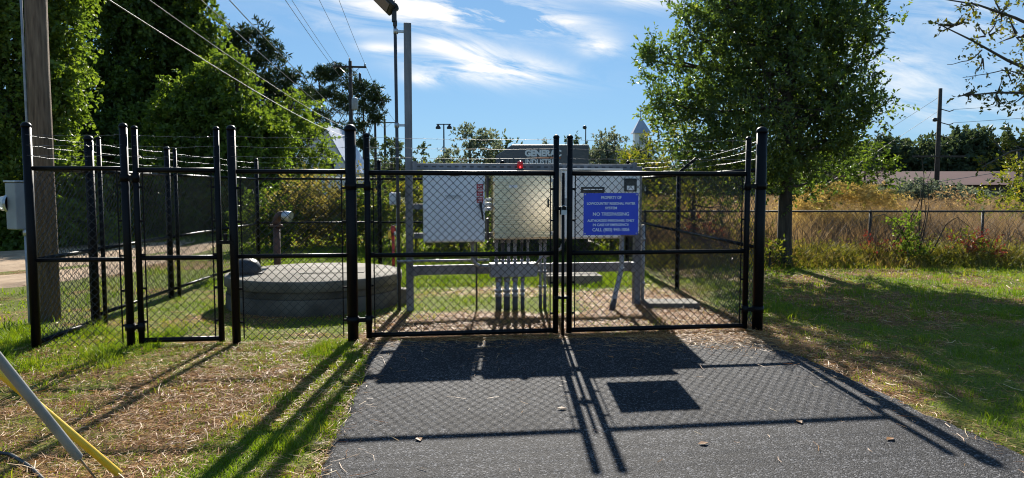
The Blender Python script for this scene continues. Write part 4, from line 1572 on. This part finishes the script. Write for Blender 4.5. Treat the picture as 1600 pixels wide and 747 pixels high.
for nm_, vb in (('vines', [PB(205, 205, 31.0, 1.02), PB(235, 250, 30.8, 1.09), PB(185, 270, 30.6, 1.09), PB(150, 260, 30.8, 0.95), PB(215, 310, 30.6, 1.22), PB(165, 330, 30.5, 1.09), PB(250, 330, 30.6, 1.09),
                           PB(270, 175, 31.6, 0.68), PB(305, 60, 31.8, 0.48), PB(310, 100, 31.8, 0.48), PB(175, 190, 31.2, 0.68), PB(200, 365, 30.4, 1.09), PB(140, 380, 30.3, 0.95), PB(205, 130, 31.4, 0.54)]),):
    C, D = twigs_in_blobs(clumped(vb, 9), 95, .1, .3, .4)
    V, F, rnd = sprays(C, D, 11, .5, .18, .75, .9, .4)
    crown_obj(nm_, vt, V, F, rnd, 'vine_leaf')  # draped vines; their lighter leaf colour paints sunlit patches over the dark crown
tree('vine_tree', 'bright green vine-covered tree below the cables, left of the dark pine', 'tree', (-10.6, 28, 0), 7,
     [PB(310, 150, 27.5, 1.1), PB(350, 120, 28, .9), PB(380, 175, 28, 1.2), PB(320, 220, 27, 1.2), PB(400, 220, 28, .9), PB(350, 270, 27, 1.3), PB(300, 300, 26.5, 1.1), PB(400, 290, 27.5, 1.0),
      PB(280, 250, 26.5, .9), PB(430, 210, 28.5, .6), PB(420, 250, 28, .7), PB(340, 330, 26.5, 1.1), PB(290, 350, 26, .9), PB(390, 330, 27, .8), PB(275, 180, 27.3, .7)],
     'vine_leaf', .16, k=12, dens=135, tl=.45, asp=.75, trunk_r=.2, group=VG, droop=.4, shell=.3, up=.1, clump=12)
tree('vine_tree', 'rounded vine-covered tree beside the white house', 'tree', (-13.3, 38, 0), 7,
     [PB(450, 200, 38, 1.3), PB(480, 225, 38, 1.1), PB(440, 260, 37, 1.3), PB(490, 265, 38, .9), PB(465, 170, 38.5, 1.0), PB(450, 300, 37, 1.2), PB(505, 240, 38, .55)],
     'vine_leaf', .22, k=8, dens=75, tl=.6, asp=.7, trunk_r=.18, group=VG, droop=.3, shell=.5)

# dark understorey closing the gaps below and behind the vine trees
th = []
for i in range(120):
    px_ = rng.uniform(-120, 450)
    Y = rng.uniform(27, 33) if rng.random() < .75 else rng.uniform(23, 26)
    top_ = np.interp(px_, [-120, 120, 330, 450], [170, 190, 270, 320])
    py_ = rng.uniform(top_, 375) if Y > 26.5 else rng.uniform(335, 385)
    b_ = PB(px_, py_, Y, rng.uniform(.8, 1.3))
    th.append((b_[0], b_[1], max(b_[2], .5), b_[3]))
C, D = twigs_in_blobs(th, 36, .1, .3)
V, F, rnd = sprays(C, D, 12, .6, .22, .75, .9, .3)
o = crown_obj('thicket', None, V, F, rnd * .8, 'vine_dark')
tag(o, 'dark tangled thicket behind the vine-covered trees on the left', 'thicket', kind='stuff')

# ------------------------------------------------------------------ pines
def pine(label, base, top, blobs, k=16, leaf=.42, dens=22, tl=.25, r=.2, mat='pine_needle', sz=.6):
    return tree('pine_tree', label, 'tree', base, top, [(*b[:4], sz) for b in blobs], mat, leaf, k=k, dens=dens, tl=tl, asp=.16, trunk_r=r, bark='bark_dark', group='pine trees',
                up=.4, shell=.1, spread=1.1, twigs=False, forks=.4)


pine('dark pine tree rising behind the bright vine-covered tree', (-15.2, 42, 0), 10.5,
     [PB(400, 62, 42, 1.0), PB(360, 85, 42, .9), PB(425, 90, 42, 1.1), PB(385, 110, 42, 1.2), PB(440, 130, 42, 1.3), PB(410, 150, 42, 1.3), PB(460, 165, 42, 1.2), PB(350, 125, 42, .9), PB(430, 185, 42, 1.3), PB(470, 200, 42, 1.2), PB(340, 80, 42, .6), PB(395, 190, 42, 1.3), PB(375, 70, 42, .6)],
     leaf=.36, dens=60, k=14)
pine('tall open-crowned pine just left of the transformer pole', (-20.2, 76, 0), 13,
     [PB(505, 120, 76, 1.4), PB(490, 150, 76, 1.5), PB(530, 118, 76, 1.6), PB(520, 150, 76, 1.4), PB(500, 185, 76, 1.5), PB(540, 165, 76, 1.3), PB(560, 140, 76, 1.3), PB(485, 210, 76, 1.4), PB(525, 205, 76, 1.2)], leaf=.5, dens=30, k=14)
pine('rounded pine just right of the transformer pole', (-15.6, 76, 0), 12,
     [PB(580, 145, 76, 1.3), PB(592, 160, 76, 1.1), PB(570, 170, 76, 1.3), PB(588, 185, 76, 1.2), PB(560, 200, 76, 1.2), PB(575, 225, 76, 1.1), PB(550, 225, 76, 1.1)], leaf=.5, dens=30, k=14)

# ------------------------------------------------------------------ shrubs beyond the back fence and the side
SG = 'shrubs beyond the fences'


def shrub(label, px, py_top, Y, w, mat='shrub_leaf', leaf=.12, dens=110, n=5, droop=.1, tall=None, k=8):
    x = (px - 800) / 1120 * Y
    zt = 1.59 + (295 - py_top) / 1120 * Y
    bl = []
    for i in range(n):
        r = w * (.30 + .16 * rng.random())
        bl.append((x + (rng.random() - .5) * w * 1.2, Y + (rng.random() - .5) * w * .6, max(r * .6, (zt - r) * (.35 + .65 * rng.random())), r))
    bl.append((x, Y, zt - w * .34, w * .34))
    return tree('shrub', label, 'shrub', (x, Y, 0), zt * .7, bl, mat, leaf, k=k, dens=dens, tl=.28, asp=.5, trunk_r=.04, group=SG, droop=droop, shell=.25, forks=.05)


shrub('tan-green vine thicket behind the back fence, right of the brown vent pipe', 478, 272, 19.5, 1.9, 'tan_leaf', .12, 130, 8)
shrub('olive shrub behind the back fence, left of the big gate post', 535, 268, 20.5, 1.7, 'tan_leaf', .12, 130, 7)
shrub('dark shrub behind the brown vent pipe', 425, 300, 18.6, 1.5, 'vine_dark', .12, 130, 6)
shrub('dark shrub behind the red hydrant', 590, 280, 18.8, 1.7, 'vine_dark', .12, 140, 7)
shrub('dark green shrub behind the tall galvanized post', 650, 272, 18.6, 1.7, 'shrub_leaf', .12, 140, 7)
shrub('dark low shrub hidden behind the white cabinet', 720, 290, 18.2, 1.7, 'vine_dark', .12, 120, 6)
shrub('dark low shrub hidden behind the stainless cabinet', 800, 300, 17.0, 1.5, 'vine_dark', .12, 110, 6)
shrub('dark low shrub seen under the pale cabinet', 890, 300, 17.4, 1.6, 'vine_dark', .12, 120, 6)
shrub('olive shrub seen under the small cabinet', 955, 285, 18.4, 1.6, 'shrub_leaf', .12, 120, 6)
shrub('shrub with yellowing leaves right of the small cabinet', 1035, 300, 17.6, 1.4, 'shrub_leaf', .11, 110, 6)
shrub('red-leaved bush behind the right side fence', 1105, 345, 16.6, .8, 'red_leaf', .10, 120, 4)
shrub('weedy yellow-green shrub behind the right gate stile', 1140, 330, 16.3, 1.0, 'tan_leaf', .10, 120, 5)
shrub('shrub at the right edge beyond the field fence', 1600, 285, 19.5, 1.6, 'shrub_leaf', .11, 120, 6)
shrub('grey-green shrub row in front of the red-roofed building, left one', 1415, 283, 48, 3.2, 'grey_leaf', .25, 40, 7)
shrub('grey-green shrub row in front of the red-roofed building, right one', 1490, 284, 48, 3.0, 'grey_leaf', .25, 40, 7)
shrub('round brown brush clump in the field behind the sapling', 1478, 290, 24, 1.3, 'field_blade', .10, 110, 5)
shrub('red-brown leafy bush at the foot of the field fence, right of the sapling', 1495, 375, 15.2, .85, 'red_leaf', .08, 150, 5)
shrub('dark red bush at the foot of the field fence, left of the sapling', 1385, 372, 15.2, .55, 'red_leaf', .08, 150, 4)
shrub('yellow-green bush in front of the field fence, far right', 1515, 362, 15.0, .5, 'shrub_leaf', .08, 150, 4)
shrub('bushy green weed clump at the foot of the evergreen trunk', 1205, 372, 14.2, .6, 'shrub_leaf', .09, 140, 4)

# sapling with bare stems on the field fence
sx, sy = 8.45, 14.9
sap = thing('sapling', (sx, sy, 0), 'leggy sapling with bare dark stems leaning on the field fence', 'sapling')
stems = []
for pts in ([(1437, 425), (1435, 380), (1437, 330), (1438, 280), (1440, 245)], [(1437, 425), (1445, 370), (1452, 320), (1448, 285), (1455, 262)], [(1360, 425), (1395, 390), (1420, 350), (1432, 315), (1436, 280)],
            [(1437, 425), (1428, 390), (1405, 345), (1380, 335), (1350, 350)], [(1437, 425), (1460, 390), (1480, 350), (1500, 340), (1520, 352)], [(1437, 425), (1432, 400), (1441, 350), (1446, 330), (1441, 300)]):
    stems.append(resample(np.array([PB(a, b_, sy, 1)[:3] for a, b_ in pts]) + rng.normal(size=(5, 3)) * np.array([.02, .08, .02]), 12))
stems = np.array(stems)
stems[:, 0, 2] = -.05
tube_obj('stem', stems, np.linspace(.02, .005, 12)[None] * np.ones((len(stems), 1)), 'bark_dark', sap, 5)
bl = [PB(1418, 372, sy, .22), PB(1425, 395, sy, .22), PB(1410, 350, sy, .15), PB(1440, 400, sy, .18), PB(1425, 345, sy, .12)]
C, D = twigs_in_blobs(bl, 900, .2, .1)
V, F, rnd = sprays(C, D, 6, .15, .075, .55)
crown_obj('foliage', sap, V, F, rnd, 'vine_leaf')
# bare twigs along the field fence
bt = thing('brushwood', (6.6, 15.0, 0), 'tangle of bare grey-brown twigs growing through the field fence', 'brushwood')
NT = 620
a = np.stack([rng.uniform(2.9, 13.5, NT), rng.uniform(14.7, 16.6, NT), np.zeros(NT)], 1)
tw = []
for p_ in a:
    e = p_ + np.array([rng.normal() * .5, rng.normal() * .2, rng.uniform(.4, 1.25)])
    c_ = curve_to(p_, e, -.15, 6) + rng.normal(size=(6, 3)) * .03
    c_[0, 2] = -.03
    tw.append(c_)
o = tube_obj('twig', np.array(tw), np.linspace(.007, .0025, 6)[None] * np.ones((NT, 1)), 'twig', bt, 3)
o['kind'] = 'stuff'

# ------------------------------------------------------------------ far trees
FG = 'far trees on the horizon'


def far_tree(label, px, py_top, Y, w, mat='far_leaf', n=9, leaf=.45, dens=26, open_=.2, low=.25, tr=.2):
    x = (px - 800) / 1120 * Y
    zt = 1.59 + (295 - py_top) / 1120 * Y
    bl = []
    for i in range(n):
        r = w * (.17 + .11 * rng.random())
        zf = low + (1 - low) * rng.random()
        bl.append((x + (rng.random() - .5) * w * (1.15 - .5 * zf), Y + (rng.random() - .5) * w * .7, max(.8, zt * zf - r), r))
    bl.append((x, Y, zt - w * .2, w * .2))
    return tree('far_tree', label, 'tree', (x, Y, 0), zt * .8, bl, mat, leaf, k=9, dens=dens, tl=.7, asp=.55, trunk_r=tr, group=FG, shell=open_, twigs=False, forks=.2)


far_tree('loose pale green tree right of the two-headed lamp pole', 735, 198, 62, 4.6, 'grey_leaf', 12, .34, 34)
far_tree('small tree between the tall post and the two-headed lamp pole', 662, 232, 80, 3.6, 'far_leaf', 8, .4, 24)
far_tree('hazy tree just left of the two-headed lamp pole, lower one', 684, 248, 95, 4.0, 'grey_leaf', 8)
far_tree('grey-green tree right of the two center stiles', 948, 207, 66, 5.0, 'grey_leaf', 14, .34, 38)
far_tree('dark tree directly behind the center stiles', 893, 218, 70, 4.0, 'far_leaf', 10, .36, 30)
far_tree('low tree above the left end of the generator', 790, 222, 75, 4.5, 'far_leaf', 9, .4, 24)
far_tree('low tree above the middle of the generator', 845, 226, 75, 4.5, 'grey_leaf', 9, .4, 24)
far_tree('small tree left of the flood light mast, beside the far poles', 612, 218, 90, 4.2, 'far_leaf', 8, .42, 26)
far_tree('sunlit small tree between the church and the pale cabinet', 985, 234, 58, 2.8, 'shrub_leaf', 8, .26, 40)
far_tree('green tree in front of the church tower', 1012, 218, 60, 3.6, 'far_leaf', 10, .28, 45)
k = 0
names = ['first', 'second', 'third', 'fourth', 'fifth', 'sixth', 'seventh', 'eighth', 'ninth', 'tenth', 'eleventh', 'twelfth']
for px, pt, Y, w in ((1335, 225, 120, 11), (1375, 217, 125, 12), (1420, 238, 130, 11), (1455, 222, 122, 9), (1490, 205, 120, 10), (1525, 206, 118, 10), (1560, 208, 120, 10), (1600, 214, 118, 12), (1645, 205, 118, 12), (1300, 235, 125, 11)):
    far_tree(names[k] + ' tree of the dark row on the right horizon, counted from the ' + ('left' if True else ''), px, pt, Y, w, 'far_leaf', 14, .8, 10, .3, .15, .35)
    k += 1
far_tree('yellow-green tree at the right edge behind the short pale pole', 1598, 232, 34, 2.6, 'shrub_leaf', 8, .2, 60)

# low woods closing the horizon
wood_c, wood_r = [], []
for i in range(900):
    a_ = rng.uniform(-1.05, 1.15)
    Y = rng.uniform(135, 190)
    x = math.tan(a_ * .8) * Y
    h = rng.uniform(3.5, 6.5)
    wood_c.append((x, Y, h * rng.uniform(.2, .75), rng.uniform(1.8, 3.0)))
C, D = twigs_in_blobs(wood_c, 6, .2, .3)
V, F, rnd = sprays(C, D, 8, 1.2, 1.1, .6)
wd_ = crown_obj('distant_woods', None, V, F, rnd, 'far_leaf')
tag(wd_, 'low band of hazy woods along the whole horizon', 'woods', kind='stuff')

# ------------------------------------------------------------------ grasses
def blades(x, y, h, w, lean=.35, bend=.5, z=None):
    n = len(x)
    th = rng.uniform(0, 2 * np.pi, n)
    l_ = lean * (.3 + rng.random(n))
    d = np.stack([np.cos(th) * l_, np.sin(th) * l_, np.ones(n)], 1)
    d = unit(d)
    ph = rng.uniform(0, 2 * np.pi, n)
    s = np.stack([np.cos(ph), np.sin(ph), np.zeros(n)], 1) * (w / 2)[:, None]
    b = np.stack([x, y, (ground_z(x, y) if z is None else z) - .005], 1)
    m = b + d * (h * .55)[:, None]
    t = m + unit(d + np.stack([np.cos(th), np.sin(th), -np.full(n, .2)], 1) * bend) * (h * .5)[:, None]
    V = np.stack([b - s, b + s, m - s * .8, m + s * .8, t], 1).reshape(-1, 3)
    i = np.arange(n)[:, None] * 5
    F = np.concatenate([i + [0, 1, 2], i + [1, 3, 2], i + [2, 3, 4]], 1).reshape(-1, 3)
    return V, F


def scatter(n, x0, x1, y0, y1):
    return rng.uniform(x0, x1, n), rng.uniform(y0, y1, n)


def grass_patch(spec):
    xs, ys, hs, ws, rs = [], [], [], [], []
    for (n, x0, x1, y0, y1, h, w) in spec:
        x, y = scatter(n, x0, x1, y0, y1)
        s = straw_map(x, y)
        cl = fbm(x * 4 + 40, y * 4)
        keep = (~on_drive(x, y, .0) | ((rng.random(n) < .25) & ~on_drive(x, y, -.07))) & (rng.random(n) < np.clip(1.15 - s * 1.05, .04, 1)) & (np.hypot(x - wc.x, y - wc.y) > 1.2)
        keep &= ~((x < -7.2) & (x > -13) & (y > 10.5) & (y < 21) & (x < -7.0) & (y < 31 + 1.7 * x * 0 + 0) & (((y - 11.4) > -(x + 7.9) * .0 - .4) & (y < 18.5 - (x + 12.6) * -1.2)))
        x, y, s, cl = x[keep], y[keep], s[keep], cl[keep]
        lush = np.clip((cl - .40) * 3.2, .35, 1.7)
        hs.append(h * lush * (.5 + rng.random(len(x))))
        ws.append(w * (.7 + .6 * rng.random(len(x))))
        dry = np.clip((s - .25) * 1.1 + (rng.random(len(x)) - .5) * .55 + .12, 0, 1)
        rs.append(np.clip(.08 + .45 * rng.random(len(x)) + dry * .4 + (fbm(x * 1.7 + 3, y * 1.7 + 60) - .5) * .6, 0, 1))
        xs.append(x)
        ys.append(y)
    x, y, h, w, r = map(np.concatenate, (xs, ys, hs, ws, rs))
    V, F = blades(x, y, h, w)
    return V, F, r


V, F, r_ = grass_patch([(70000, -5.8, -.9, 3.2, 7.3, .055, .0050), (13000, -5.6, -3.55, 6.1, 7.9, .12, .006), (20000, -1.95, -1.05, 3.2, 7.5, .085, .005),
                        (60000, -5.0, 2.6, 7.4, 14.6, .055, .0075), (42000, -5.2, 2.5, 11.5, 19, .11, .012),
                        (60000, 2.6, 8.5, 3.4, 9.5, .065, .006), (52000, 2.7, 13, 8.5, 15.2, .10, .009),
                        (30000, -13, -5.0, 6.5, 20, .10, .012), (26000, -14, -5, 18, 34, .20, .03), (16000, -5, 3, 18, 34, .2, .03)])
o = link('grass', np_mesh('grass', V, F, rnd=np.repeat(r_, 3)), 'grass_blade')
tag(o, 'short patchy green grass around the driveway and inside the yard', 'grass', kind='stuff')


def straw_geo(x, y, L, w, lift=.012, tilt=.12, z=None):
    n = len(x)
    th = rng.uniform(0, 2 * np.pi, n)
    pt = rng.normal(size=n) * tilt
    d = np.stack([np.cos(th) * np.cos(pt), np.sin(th) * np.cos(pt), np.sin(pt)], 1)
    c = np.stack([x, y, (ground_z(x, y) if z is None else z) + lift * (.3 + rng.random(n)) + np.abs(np.sin(pt)) * L * .45], 1)
    s = unit(np.stack([-np.sin(th), np.cos(th), rng.normal(size=n) * .5], 1)) * (w / 2)[:, None]
    bow = np.stack([-np.sin(th), np.cos(th), np.abs(rng.normal(size=n)) * .5], 1) * (rng.normal(size=n) * L * .10)[:, None]
    a = c - d * (L / 2)[:, None]
    b = c + d * (L / 2)[:, None]
    m = c + bow
    V = np.stack([a - s, a + s, m - s, m + s, b - s * .6, b + s * .6], 1).reshape(-1, 3)
    i = np.arange(n)[:, None] * 6
    F = np.concatenate([i + [0, 1, 3], i + [0, 3, 2], i + [2, 3, 5], i + [2, 5, 4]], 1).reshape(-1, 3)
    return V, F


xs, ys, Ls, ws = [], [], [], []
for (n, x0, x1, y0, y1, L, w) in ((68000, -5.8, -1.0, 3.2, 7.4, .115, .0036), (9000, -5, -1.6, 7.2, 9.5, .10, .004), (30000, -1.6, 2.8, 7.15, 10.5, .11, .0042), (9000, -1.5, 2.6, 10, 13, .12, .006),
                                  (24000, 2.5, 6.5, 3.4, 9.0, .11, .0042), (14000, 2.7, 9, 8.5, 14, .13, .006), (5000, -13, -5, 7, 14, .14, .008)):
    x, y = scatter(n, x0, x1, y0, y1)
    s = straw_map(x, y)
    keep = (rng.random(n) < np.clip(s * 1.3 - .12, .02, 1)) & (np.hypot(x - wc.x, y - wc.y) > 1.2) & (~on_drive(x, y, -.05) | (rng.random(n) < .0))
    x, y = x[keep], y[keep]
    xs.append(x), ys.append(y)
    Ls.append(L * (.35 + 1.1 * rng.random(len(x)) ** 2.0))
    ws.append(w * (.6 + .8 * rng.random(len(x))))
x, y, L, w = map(np.concatenate, (xs, ys, Ls, ws))
V1, F1 = straw_geo(x, y, L, w)
r1 = np.repeat(np.clip(rng.normal(.45, .25, len(x)), 0, 1), 4)
# stray pieces on the asphalt, thick near the gate and along both edges
x, y = scatter(26000, -1.5, 3.2, 3.3, 7.9)
x2, y2 = scatter(5000, 1.2, 3.0, 6.7, 7.9)
x, y = np.concatenate([x, x2]), np.concatenate([y, y2])
dl, dr_, dt = x - drv_l(y), drv_r(y) - x, drv_t(x) - y
pr = np.exp(-np.abs(dl) / .08) * .6 + np.exp(-np.abs(dr_) / .10) * .6 + np.exp(-np.abs(dt) / .16) + .045 * np.exp(-np.abs(dt) / .7) + .002
pr += .8 * np.exp(-((x - 2.25) / .6) ** 2 - ((y - 7.5) / .36) ** 2)
keep = (rng.random(len(x)) < pr) & on_drive(x, y, .06)
x, y = x[keep], y[keep]
L = .11 * (.3 + 1.4 * rng.random(len(x)) ** 2)
V2, F2 = straw_geo(x, y, L, .0036 * (.6 + .8 * rng.random(len(x))), .006, .05, np.full(len(x), .018))
r2 = np.repeat(np.clip(rng.normal(.5, .25, len(x)), 0, 1), 4)
V = np.concatenate([V1, V2])
F = np.concatenate([F1, F2 + len(V1)])
o = link('straw', np_mesh('straw', V, F, rnd=np.concatenate([r1, r2])), 'straw_piece')
tag(o, 'loose straw and pine needles scattered over the ground and the driveway edges', 'straw', kind='stuff')

# dry leaves scattered on the asphalt
for i, (lx, ly) in enumerate(((.32, 5.05), (1.95, 4.72), (1.22, 4.35), (-.6, 4.45), (2.35, 4.4), (.95, 6.6))):
    V, F = leaf_geo(np.array([[lx, ly, .019]]), np.array([[math.cos(i * 1.7), math.sin(i * 1.7), .0]]), .075, .6, .07, np.array([[0, 0, 1.]]))
    o = recentre(link('dry_leaf', np_mesh('dry_leaf', V, F, rnd=np.array([.2, .35])), 'straw_piece'), (lx, ly, .02))
    md = o.modifiers.new('solid', 'SOLIDIFY')
    md.thickness = .002
    tag(o, ['curled dry leaf in the middle of the asphalt below the gate', 'dry leaf on the asphalt just below the sign shadow', 'dry leaf near the lower middle of the asphalt',
            'dry leaf on the left part of the asphalt', 'dry leaf on the right part of the asphalt', 'dry leaf in the cabinet shadow near the gate'][i], 'leaf', 'dry leaves on the asphalt')

# weeds along the field fence
x = rng.uniform(2.75, 15, 30000)
y = 15.5 - np.abs(rng.normal(size=30000)) * .55
h = np.clip(.46 - (15.4 - y) * .25, .09, .6) * (.35 + .9 * rng.random(30000)) * np.clip(.5 + fbm(x * 1.5, y) * 1.1, .5, 1.4)
V, F = blades(x, y, h, .011 * (.6 + .8 * rng.random(30000)), .45, .7)
cl = fbm(x * .9 + 5, y * .9)
r_ = np.clip((cl - .2) * 1.5 + (rng.random(30000) - .5) * .6 + (h - .3) * .5, 0, 1)
Cw, Dw = np.stack([x[:5000], y[:5000], h[:5000] * rng.random(5000)], 1), unit(rng.normal(size=(5000, 3)) + np.array([0, -.2, .3]))
V2, F2, r2 = sprays(Cw, Dw, 4, .12, .055, .5)
V = np.concatenate([V, V2])
F2 = F2 + len(x) * 5
o = link('weeds', np_mesh('weeds', V, np.concatenate([F, F2]), rnd=np.concatenate([np.repeat(r_, 3), np.repeat(r2 * .7, 2)])), 'weed_blade')
tag(o, 'yellow-green weeds growing along the field fence', 'weeds', kind='stuff')

# tall dry grass of the field
n = 95000
y = 15.9 * np.exp(rng.random(n) * math.log(75 / 15.9))
x = y * rng.uniform(.13, .80, n)
keep = (x > 2.9) & ((x - 10.3) ** 2 + (y - 21) ** 2 > .2)
x, y = x[keep], y[keep]
n = len(x)
h = (1.12 + .25 * (fbm(x * .35, y * .35) - .5)) * (.45 + .65 * rng.random(n))
h = np.where(y < 17, h * .85, h)
V, F = blades(x, y, h, .013 * (y / 18) ** .9 * (.6 + .8 * rng.random(n)), .22, .5, np.zeros(n))
cl = fbm(x * .3 + 9, y * .3 + 2)
r_ = np.clip((cl - .3) * 1.5 + (rng.random(n) - .5) * .6, 0, 1)
o = link('field_grass', np_mesh('field_grass', V, F, rnd=np.repeat(r_, 3)), 'field_blade')
tag(o, 'tall brown dry grass filling the field on the right', 'grass', kind='stuff')

# golden plume grass clumps
for i, (px, Y, w_, hh) in enumerate(((1275, 19.2, .55, 1.55), (1305, 19.6, .6, 1.75), (1335, 19.4, .6, 1.72), (1365, 19.8, .55, 1.55), (1385, 20.4, .5, 1.45), (1250, 18.8, .45, 1.3))):
    bx = (px - 800) / 1120 * Y
    gt = thing('plume_grass', (bx, Y, 0), names[i] + ' golden plume grass clump right of the evergreen trunk' if False else
               ['golden plume grass clump second from the evergreen trunk', 'tallest golden plume grass clump near the evergreen trunk', 'golden plume grass clump right of the tallest one',
                'golden plume grass clump, second from the right of its row', 'rightmost golden plume grass clump of its row', 'golden plume grass clump closest to the evergreen trunk'][i], 'grass', 'golden plume grass clumps')
    m = 900
    x = bx + rng.normal(size=m) * w_ * .55
    y = Y + rng.normal(size=m) * w_ * .5
    V, F = blades(x, y, hh * (.4 + .5 * rng.random(m)), np.full(m, .012), .30, .8, np.zeros(m))
    crown = link('stalks', np_mesh('stalks', V, F, rnd=np.repeat(rng.random(m), 3)), 'golden_blade', gt)
    crown['kind'] = 'stuff'
    m = 130
    C = np.stack([bx + rng.normal(size=m) * w_ * .6, Y + rng.normal(size=m) * w_ * .5, hh * (.72 + .28 * rng.random(m))], 1)
    D = unit(np.stack([rng.normal(size=m) * .9, rng.normal(size=m) * .5, rng.random(m) * .6], 1))
    V, F, r2 = sprays(C, D, 16, .26, .07, .18, .7, .5)
    pl = crown_obj('plumes', gt, V, F, r2, 'golden_blade')
    pl['kind'] = 'stuff'
